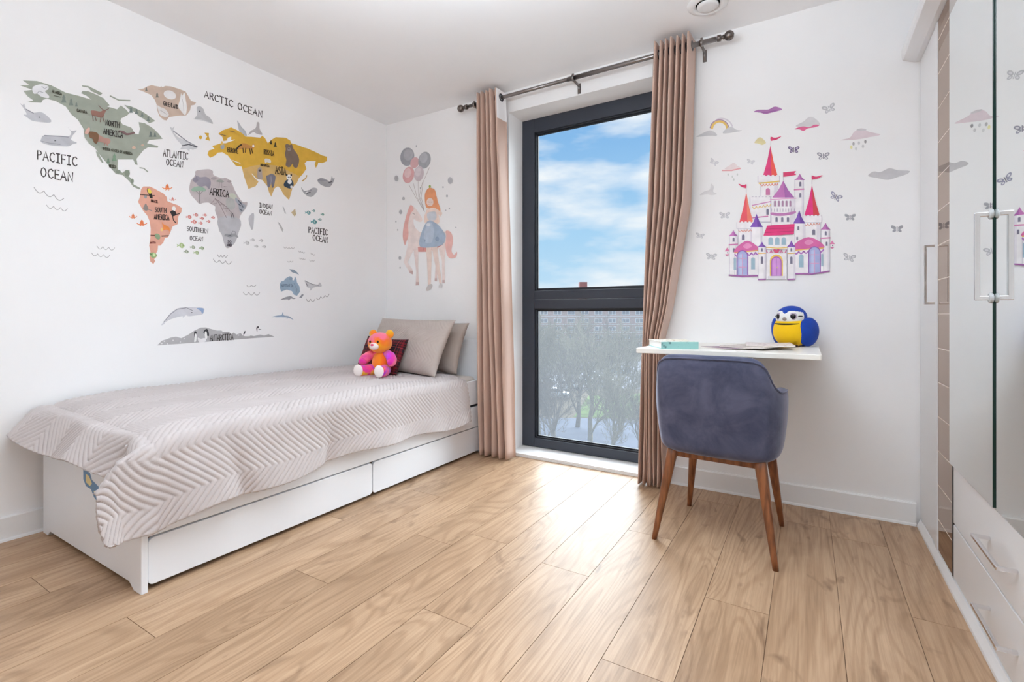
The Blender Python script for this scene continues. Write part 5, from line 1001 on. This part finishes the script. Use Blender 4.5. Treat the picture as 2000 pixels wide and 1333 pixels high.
    # outer small turrets
    for (x0, x1, top, wy) in ((272, 322, 936, 0), (918, 972, 884, -45)):
        tower(x0, 975 + wy, x1, 1250 if x0 < 500 else 1225); cone((x0 + x1) / 2, top, (x1 - x0) + 16, 978 + wy, MV, 'a0509c'); win((x0 + x1) / 2 + 2, 990 + wy, 1018 + wy, 13); L_.append(('s', 'd070a8', 9, [(x0 - 4, 1040 + wy), (x1 + 4, 1036 + wy)])); win((x0 + x1) / 2 + (4 if x0 < 500 else 8), 1064 + wy, 1092 + wy, 12)
    for (cx, y) in ((254, 1070), (992, 1020)): L_.extend([('r', Wc, cx - 12, y + 14, cx + 12, y + 40), ('p', 'd86a9c', [(cx, y - 10), (cx + 18, y + 16), (cx - 18, y + 16)]), ('e', '6a5a70', cx + 3, y + 26, 4, 5), ('p', 'd86a9c', [(cx - 14, y + 36), (cx + 14, y + 36), (cx + 6, y + 46), (cx - 6, y + 46)])])
    # domed wings
    for (x0, x1, top, base, bot) in ((308, 482, 1012, 1085, 1250), (722, 930, 986, 1068, 1238)):
        cx = (x0 + x1) / 2
        L_.extend([('r', OL, x0 - 3, base - 2, x1 + 3, bot + 4), ('r', Wc, x0, base, x1, bot), ('c', 'd8589c', [(x0 - 4, base + 8), (x0 + 20, top + 38), (cx, top), (x1 - 20, top + 36), (x1 + 4, base - 6), (cx, base)]), ('c', 'e888bc', [(cx - 30, top + 40), (cx, top + 16), (cx + 34, top + 36), (cx, top + 56)]), ('s', 'f0b04c', 8, [(x0, base + 12), (cx, base + 2), (x1, base - 6)]), ('w', 'a85ab8', 9, (x0, base + 22), (x1, base + 6), 6, 16)])
    for (cx, y0, y1, w) in ((361, 1085, 1252, 68), (868, 1058, 1240, 74)):
        L_.extend([('a', '8a50a8', cx, y0 - 8, y1, w + 14), ('a', '9fa6d4', cx, y0, y1, w), ('a', 'b4bce0', cx - 10, y0 + 20, y1, w * .35), ('s', 'd890c0', 5, [(cx, y0 + 20), (cx, y1)]), ('s', 'd890c0', 5, [(cx - w * .4, y0 + 52), (cx + w * .4, y0 + 52)]), ('s', 'd890c0', 5, [(cx - w * .4, y0 + 112), (cx + w * .4, y0 + 112)])])
    win(436, 1130, 1212, 26, '94b4c4'); win(309, 1130, 1216, 16, '94b4c4'); win(775, 1108, 1198, 30, '94b4c4'); win(922, 1104, 1190, 14, '94b4c4')
    L_.extend([('s', 'a050a0', 9, [(268, 1254), (360, 1262), (474, 1258)]), ('s', 'a050a0', 9, [(732, 1244), (850, 1246), (972, 1226)])])
    # gate between two front turrets
    L_.extend([('r', OL, 528, 1098, 674, 1284), ('r', Wc, 530, 1100, 672, 1282), ('a', 'eec04c', 600, 1108, 1262, 92), ('a', 'a050b0', 600, 1122, 1262, 74), ('a', 'd088d4', 600, 1130, 1258, 60), ('s', '9a5ab0', 4, [(600, 1136), (600, 1258)]), ('e', 'e8d080', 606, 1200, 4, 5), ('r', 'dcd6de', 540, 1260, 660, 1284)])
    for (x0, x1, top) in ((474, 524, 1018), (680, 730, 1010)):
        tower(x0, 1056, x1, 1282); cone((x0 + x1) / 2, top, x1 - x0 + 16, 1056, '8248b4', '6a3aa0'); win((x0 + x1) / 2, 1064, 1088, 11); win((x0 + x1) / 2, 1124, 1174, 16); L_.extend([('s', 'e8b45c', 6, [(x0, 1102), (x1, 1100)]), ('s', 'a050a0', 9, [(x0, 1284), (x1, 1282)])])
    sticker('castle_sticker', 'pink and purple fairytale castle sticker above the desk', 'K', L_, wall='B', step=0.000025)
castle()
# --- clouds, rainbow, butterflies round the castle
def arc(cx, cy, r, a0, a1, n=14): return [(cx + r * math.cos(R(a0 + (a1 - a0) * i / n)), cy - r * math.sin(R(a0 + (a1 - a0) * i / n))) for i in range(n + 1)]
sticker('rainbow_sticker', 'rainbow sticker between two grey clouds, left of the castle top', 'K', [('s', 'd9d2da', 10, arc(212, 232, 82, 20, 110)), ('s', 'a47fa8', 7, arc(200, 225, 66, 5, 172)), ('s', 'ecc25c', 16, arc(200, 225, 54, 5, 172)), ('c', 'c9c8ca', [(38, 280), (60, 265), (110, 240), (140, 235), (175, 255), (178, 272), (120, 272)]), ('c', 'cccbcd', [(225, 255), (240, 228), (280, 208), (320, 230), (358, 235), (300, 248)])], wall='B')
def cloud(label, reg, ly): sticker('cloud_sticker', label, reg, ly, wall='B', group='cloud stickers round the castle')
cloud('purple cloud sticker, topmost above the castle', 'K', [('c', 'a565a6', [(440, 104), (465, 90), (500, 88), (545, 86), (590, 66), (640, 84), (615, 96), (560, 110), (520, 118), (480, 106)]), ('s', '8a4a94', 6, [(470, 104), (530, 108), (600, 92)])])
cloud('grey and pink cloud sticker right of the castle top', 'K', [('c', 'd8d4d6', [(735, 205), (790, 172), (830, 140), (872, 150), (905, 195), (820, 215)]), ('c', 'df5688', [(728, 226), (750, 214), (790, 206), (830, 212), (868, 194), (902, 198), (870, 212), (820, 220), (790, 238), (760, 226)])])
cloud('small yellow cloud sticker beside the tallest spire', 'K', [('c', 'e0d298', [(445, 320), (475, 285), (500, 290), (526, 320), (500, 336), (470, 326)])])
cloud('faint pink rain cloud sticker left of the tallest spire', 'K', [('c', 'ecdcdc', [(235, 505), (270, 480), (300, 462), (325, 482), (345, 498), (290, 510)]), ('s', 'e89a9e', 9, [(220, 516), (285, 516), (345, 502)]), *[('e', 'cfd3cf', x, y, 5, 9) for x, y in ((260, 545), (290, 560), (325, 545), (300, 580))]])
cloud('pale pink rain cloud sticker with drops near the wardrobe', 'R', [('c', 'dfcdd3', [(145, 330), (210, 312), (240, 272), (290, 248), (340, 272), (420, 292), (330, 312), (250, 326)]), ('e', 'cfc8cc', 290, 258, 34, 8), *[('e', c, x, y, 8, 12) for x, y, c in ((235, 355, 'a9a7a9'), (272, 350, 'c9c9cb'), (316, 340, '8f8d90'), (220, 378, 'e2dc9a'), (252, 388, 'd3d3d3'), (300, 372, 'cbc9cb'))]])
cloud('plain grey cloud sticker nearest the wardrobe', 'R', [('c', 'c3c1c3', [(335, 575), (370, 545), (420, 548), (480, 522), (540, 536), (618, 540), (600, 562), (540, 582), (470, 602), (400, 590)])])
def butterfly(label, reg, x, y, s, c, rot=0, c2=None):
    def rp(px, py): a = R(rot); return (x + px * math.cos(a) - py * math.sin(a), y + px * math.sin(a) + py * math.cos(a))
    ly = []
    for sg in (-1, 1):
        for (dx, dy, rx, ry, rr) in ((.55, -.25, .45, .26, -28), (.42, .28, .32, .22, 30)):
            cx, cy = rp(sg * dx * s, dy * s); ly.append(('e', c, cx, cy, rx * s, ry * s, rot + sg * rr)); ly.append(('e', c2 or 'dddbe0', cx, cy, rx * s * .5, ry * s * .5, rot + sg * rr))
    ly.append(('s', '6e6a78' if c < 'b' else c, s * .12, [rp(0, -.35 * s), rp(0, .4 * s)]))
    sticker('butterfly_sticker', label, reg, ly, wall='B', group='butterfly stickers round the castle')
for a in (('dark violet butterfly sticker right of the tallest spire', 'K', 722, 370, 42, '5a4a70', 0, 'b8a8c8'), ('dark grey butterfly sticker, second right of the spire', 'K', 930, 415, 46, '8b8a98', 0), ('violet-grey butterfly sticker level with the right red cone', 'K', 1018, 702, 46, '8e8ca6', 25), ('light grey butterfly sticker left of the castle', 'K', 236, 832, 40, 'c2c2c6', 0), ('faint butterfly sticker beside the faint pink rain cloud', 'K', 418, 455, 30, 'cfcfd3', 15), ('grey outline butterfly sticker at the top right of the group', 'K', 970, 80, 50, 'bcbcc0', -20), ('faint butterfly sticker below the rainbow', 'K', 160, 458, 34, 'd2d2d6', 30), ('small faint butterfly sticker by the curtain', 'K', 62, 975, 32, 'c4c4c8', 10), ('lowest faint butterfly sticker left of the castle', 'K', 142, 1122, 40, 'bdbdc1', 5),
          ('solid grey butterfly sticker above the two low ones', 'R', 212, 858, 40, 'a7a7ae', 0, '9d9da4'), ('solid grey butterfly sticker nearest the wardrobe', 'R', 533, 938, 44, 'a0a0a8', 0, '96969e'), ('outline butterfly sticker right of the castle base', 'R', 206, 1135, 46, 'b8b8bc', 12)):
    butterfly(*a)
sticker('unicorn_sticker', 'very faint unicorn sticker left of the castle', 'K', [('c', 'dedbdc', [(60, 690), (90, 665), (130, 650), (140, 610), (160, 630), (155, 665), (180, 680), (150, 690), (110, 685)])], wall='B')
# --- sticker on the foot end of the bed
def foot_sticker():
    verts, faces, mi = [], [], []; y = BY0 - 0.0006
    def P(px, py, k): q = at_y(px, py, BY0); return (q[0], y - .0001 * k, q[2])
    for k, (c, pts) in enumerate((('5c86b0', [(163, 918), (176, 924), (180, 938), (192, 950), (204, 966), (212, 990), (196, 988), (184, 972), (178, 956), (168, 950), (163, 936)]), ('e4cf8a', [(168, 926), (174, 930), (180, 945), (176, 950), (168, 942)]), ('e4cf8a', [(183, 960), (192, 958), (202, 974), (204, 982), (196, 982)]))):
        V = [Vector((p[0], p[1], 0)) for p in pts]; b = len(verts); verts.extend(P(*p, k) for p in pts)
        for t in tessellate_polygon([V]): faces.append(tuple(b + i for i in t)); mi.append(k)
    me = bpy.data.meshes.new('bed_sticker'); me.from_pydata(verts, [], faces)
    for c in ('5c86b0', 'e4cf8a', 'e4cf8a'): me.materials.append(pmat(c))
    me.polygons.foreach_set('material_index', mi); o = bpy.data.objects.new('bed_sticker', me); COL.objects.link(o)
    tag(o, 'yellow and blue sticker on the white foot end of the bed', 'sticker')
foot_sticker()

# ------------------------------------------------------------------ outside: ground five floors below, bare trees, parked cars, brick flats
GZ = -11.0
def out_pt(px, depth, z=GZ):
    p = CAM + depth * (_F + _R * (px - 1000) / FPX); return Vector((p[0], p[1], z))
def quad_patch(name, pts, z, m):
    b = MB(); n = len(pts); b.add([(p.x, p.y, z) for p in pts], [tuple(range(n))]); return struct(b.build(name, m))
M_asph = mat('wet_grey_asphalt', (84, 90, 104), 0.7, spec=0.02, var=.12, scale=.4); M_grass = mat('rough_lawn', (80, 98, 52), 0.95, spec=0.02, var=.25, scale=.5); M_soil = mat('leaf_littered_ground', (88, 80, 68), 0.95, spec=0.02, var=.2, scale=.6)
b = MB(); b.add([(-260, 14, GZ), (220, 14, GZ), (220, 420, GZ), (-260, 420, GZ)], [(0, 1, 2, 3)]); struct(b.build('ground', M_soil))
quad_patch('road', [out_pt(820, 37), out_pt(1420, 37), out_pt(1420, 55), out_pt(820, 58)], GZ + .02, M_asph)
quad_patch('lawn', [out_pt(1120, 57), out_pt(1420, 55.5), out_pt(1420, 78), out_pt(1150, 72)], GZ + .03, M_grass)
quad_patch('path', [out_pt(900, 76), out_pt(1420, 80), out_pt(1420, 128), out_pt(900, 122)], GZ + .02, mat('pale_car_park', (112, 112, 118), .8, spec=0.02, var=.08, scale=.3))
# brick block of flats
def build_flats():
    dz = 165.0; u = Vector((_R[0], _R[1], 0)); nrm = Vector((-_F[0], -_F[1], 0)); o0 = out_pt(1042, dz)
    t = thing('apartment_building', 'long pinkish brick block of flats behind the bare trees', 'building', tuple(o0), math.atan2(u.y, u.x))
    br = mat('pink_brick', (176, 146, 140), .9, var=.1, scale=1.5); wh = mat('white_window_frames', (240, 240, 242), .5); pane = mat('dark_window_glass', (92, 104, 122), .15)
    Wd, Hh = 62.0, 14.0      # local x along the facade, local y away from the viewer
    MB().box((-46, 0, 0), (Wd, 11, Hh)).build('walls', br, t)
    MB().box((-46.4, -.4, Hh), (Wd + .4, 11.4, Hh + .5)).build('roof', mat('pale_roof_edge', (214, 212, 212), .7), t)
    MB().box((16.0, 3, Hh + .5), (18.6, 6, Hh + 9.2)).build('chimney', mat('red_brick_stack', (190, 130, 124), .9), t)
    for r_ in range(5):
        for c in range(-3, 13):
            x, z = 2.2 + c * 4.6, 1.0 + r_ * 2.72
            b = MB(); b.box((x, -.10, z), (x + 2.6, .02, z + 1.5), 0)
            for k in range(2): b.box((x + .16 + k * 1.22, -.12, z + .16), (x + 1.22 + k * 1.22, -.09, z + 1.34), 1)
            b.build('window', [wh, pane], t)
    for r_ in range(1, 5): MB().box((-46, -.12, r_ * 2.72 + .42), (Wd, 0, r_ * 2.72 + .60)).build('floor_band', wh, t)
    t2 = thing('apartment_building', 'pale cream block of flats at the left edge of the window view', 'building', tuple(out_pt(990, 120)), math.atan2(u.y, u.x))
    MB().box((0, 0, 0), (7.2, 9, 12.4)).build('walls', mat('cream_render', (222, 202, 194), .9, var=.05, scale=1), t2); MB().box((-.3, -.3, 12.4), (7.5, 9.3, 12.8)).build('roof', MATS['pale_roof_edge'], t2)
    for r_ in range(4):
        for c in range(2):
            b = MB(); x, z = 4.0 + c * 1.7, 1.2 + r_ * 2.8; b.box((x, -.1, z), (x + 1.1, .02, z + 1.4), 0); b.box((x + .1, -.12, z + .1), (x + 1.0, -.09, z + 1.3), 1); b.build('window', [wh, pane], t2)
build_flats()
# bare trees
M_bark = mat('grey_olive_bark', (112, 104, 92), .95, var=.15, scale=3); M_bark2 = mat('pale_lichen_bark', (126, 120, 98), .95, var=.15, scale=3)
def tree_mesh(seed, H_):
    rnd = random.Random(seed); b = MB()
    def grow(p, d, ln, r, lv):
        n = 3 if lv < 3 else 2; pts = [p]; q = p.copy(); dd = d.copy()
        for i in range(n):
            dd = (dd + Vector((rnd.gauss(0, .12), rnd.gauss(0, .12), rnd.gauss(.05, .08)))).normalized(); q = q + dd * ln / n; pts.append(q.copy())
        r1 = r * .68; b.tube(pts, [r + (r1 - r) * i / n for i in range(n + 1)], 6 if lv < 2 else (4 if lv < 4 else 3), caps=lv < 2, smooth=lv < 4)
        if lv >= 6: return
        kids = (5, 4, 4, 4, 3, 3)[lv]
        for k in range(kids):
            t = 1.0 if k == 0 else rnd.uniform(.35, .95); base = pts[0].lerp(pts[-1], t) if n == 1 else pts[min(n, max(1, round(t * n)))]
            ax = dd.orthogonal().normalized(); ax.rotate(Matrix.Rotation(rnd.uniform(0, 6.283), 3, dd)); nd = dd.copy(); nd.rotate(Matrix.Rotation(R(rnd.uniform(18, 52) if k else rnd.uniform(4, 16)), 3, ax)); nd.z += .12; nd.normalize()
            grow(base, nd, ln * rnd.uniform(.58, .78), max(.009, r1 * rnd.uniform(.5, .72) if k else r1 * .9), lv + 1)
    grow(Vector((0, 0, -.05)), Vector((rnd.gauss(0, .05), rnd.gauss(0, .05), 1)).normalized(), H_ * .24, H_ * .016, 0)
    zm = max(v[2] for v in b.v); b.v = [(x * H_ / zm, y * H_ / zm, z * H_ / zm) for x, y, z in b.v]
    return b
protos = []
for i, m in ((0, M_bark2), (1, M_bark), (2, M_bark2)):
    o = tree_mesh(11 + i * 7, 11.0).build('bare_tree', m); protos.append(o)
spots = [(1152, 43, 11.6, 0, 'large bare tree in the middle of the window view'), (1082, 37, 9.6, 1, 'lower bare tree at the left of the window view'), (1212, 50, 11.4, 2, 'bare tree at the right of the window view, beside the curtain'), (1052, 48, 11.8, 2, 'bare tree against the cream building at the left edge'), (1184, 62, 12.0, 1, 'bare tree behind the large middle one, in front of the flats'), (1112, 74, 12.6, 0, 'tall bare tree between the cream building and the flats'), (1246, 40, 7.0, 1, 'short bare tree half behind the right curtain'), (1128, 52, 11.8, 1, 'bare tree just left of the large middle one'), (1196, 38, 8.2, 0, 'low bare tree in front, right of the large middle one'), (1066, 58, 12.2, 0, 'tall bare tree at the left, behind the lower one')]
used = set()
for px_, dp, h_, k, lb in spots:
    o = protos[k] if k not in used else protos[k].copy()
    if k in used: COL.objects.link(o)
    used.add(k); o.location = out_pt(px_, dp); s_ = h_ * 1.05 / 11.0; o.scale = (s_, s_, s_); o.rotation_euler = (0, 0, px_ * .7)
    tag(o, lb, 'tree', 'bare trees outside the window')
# parked cars
def build_car(loc, rz, col, label):
    t = thing('car', label, 'car', tuple(loc), rz, 'cars parked outside')
    MB().prism([(-2.1, .28), (2.1, .28), (2.15, .75), (1.25, .92), (-1.95, .98), (-2.15, .8)], 1, -.85, .85).build('body', mat('car_paint_%d_%d_%d' % col, col, .25, coat=.6), t, bevel=.06)
    MB().prism([(-1.7, .96), (1.2, .92), (.5, 1.42), (-1.3, 1.45)], 1, -.72, .72).build('cabin', mat('car_glass', (60, 70, 84), .1), t, bevel=.05)
    MB().prism([(.42, 1.40), (.42, 1.47), (-1.22, 1.50), (-1.22, 1.43)], 1, -.70, .70).build('roof', MATS['car_paint_%d_%d_%d' % col], t)
    for sx in (-1.3, 1.3):
        for sy in (-.86, .66): MB().lathe([(.31, 0), (.31, .2)], (sx, sy, .31), 'Y', 14).build('wheel', mat('black_tyre', (34, 34, 36), .8), t)
for (px_, dp, rz, col, lb) in ((1178, 84, .3, (236, 238, 242), 'white parked car, right of the middle tree'), (1160, 90, .35, (196, 202, 210), 'silver parked car behind the middle tree'), (1140, 80, .5, (240, 240, 242), 'white parked car in the middle of the window view'), (1112, 78, .45, (210, 214, 222), 'light grey parked car left of the middle tree'), (1084, 70, .4, (232, 234, 240), 'white parked car nearest the window, lower left'), (1206, 98, .2, (120, 150, 170), 'blue-grey parked car at the right behind the lawn'), (1060, 84, .6, (238, 238, 240), 'white parked car at the far left of the view')):
    build_car(out_pt(px_, dp, GZ + .02), rz, col, lb)
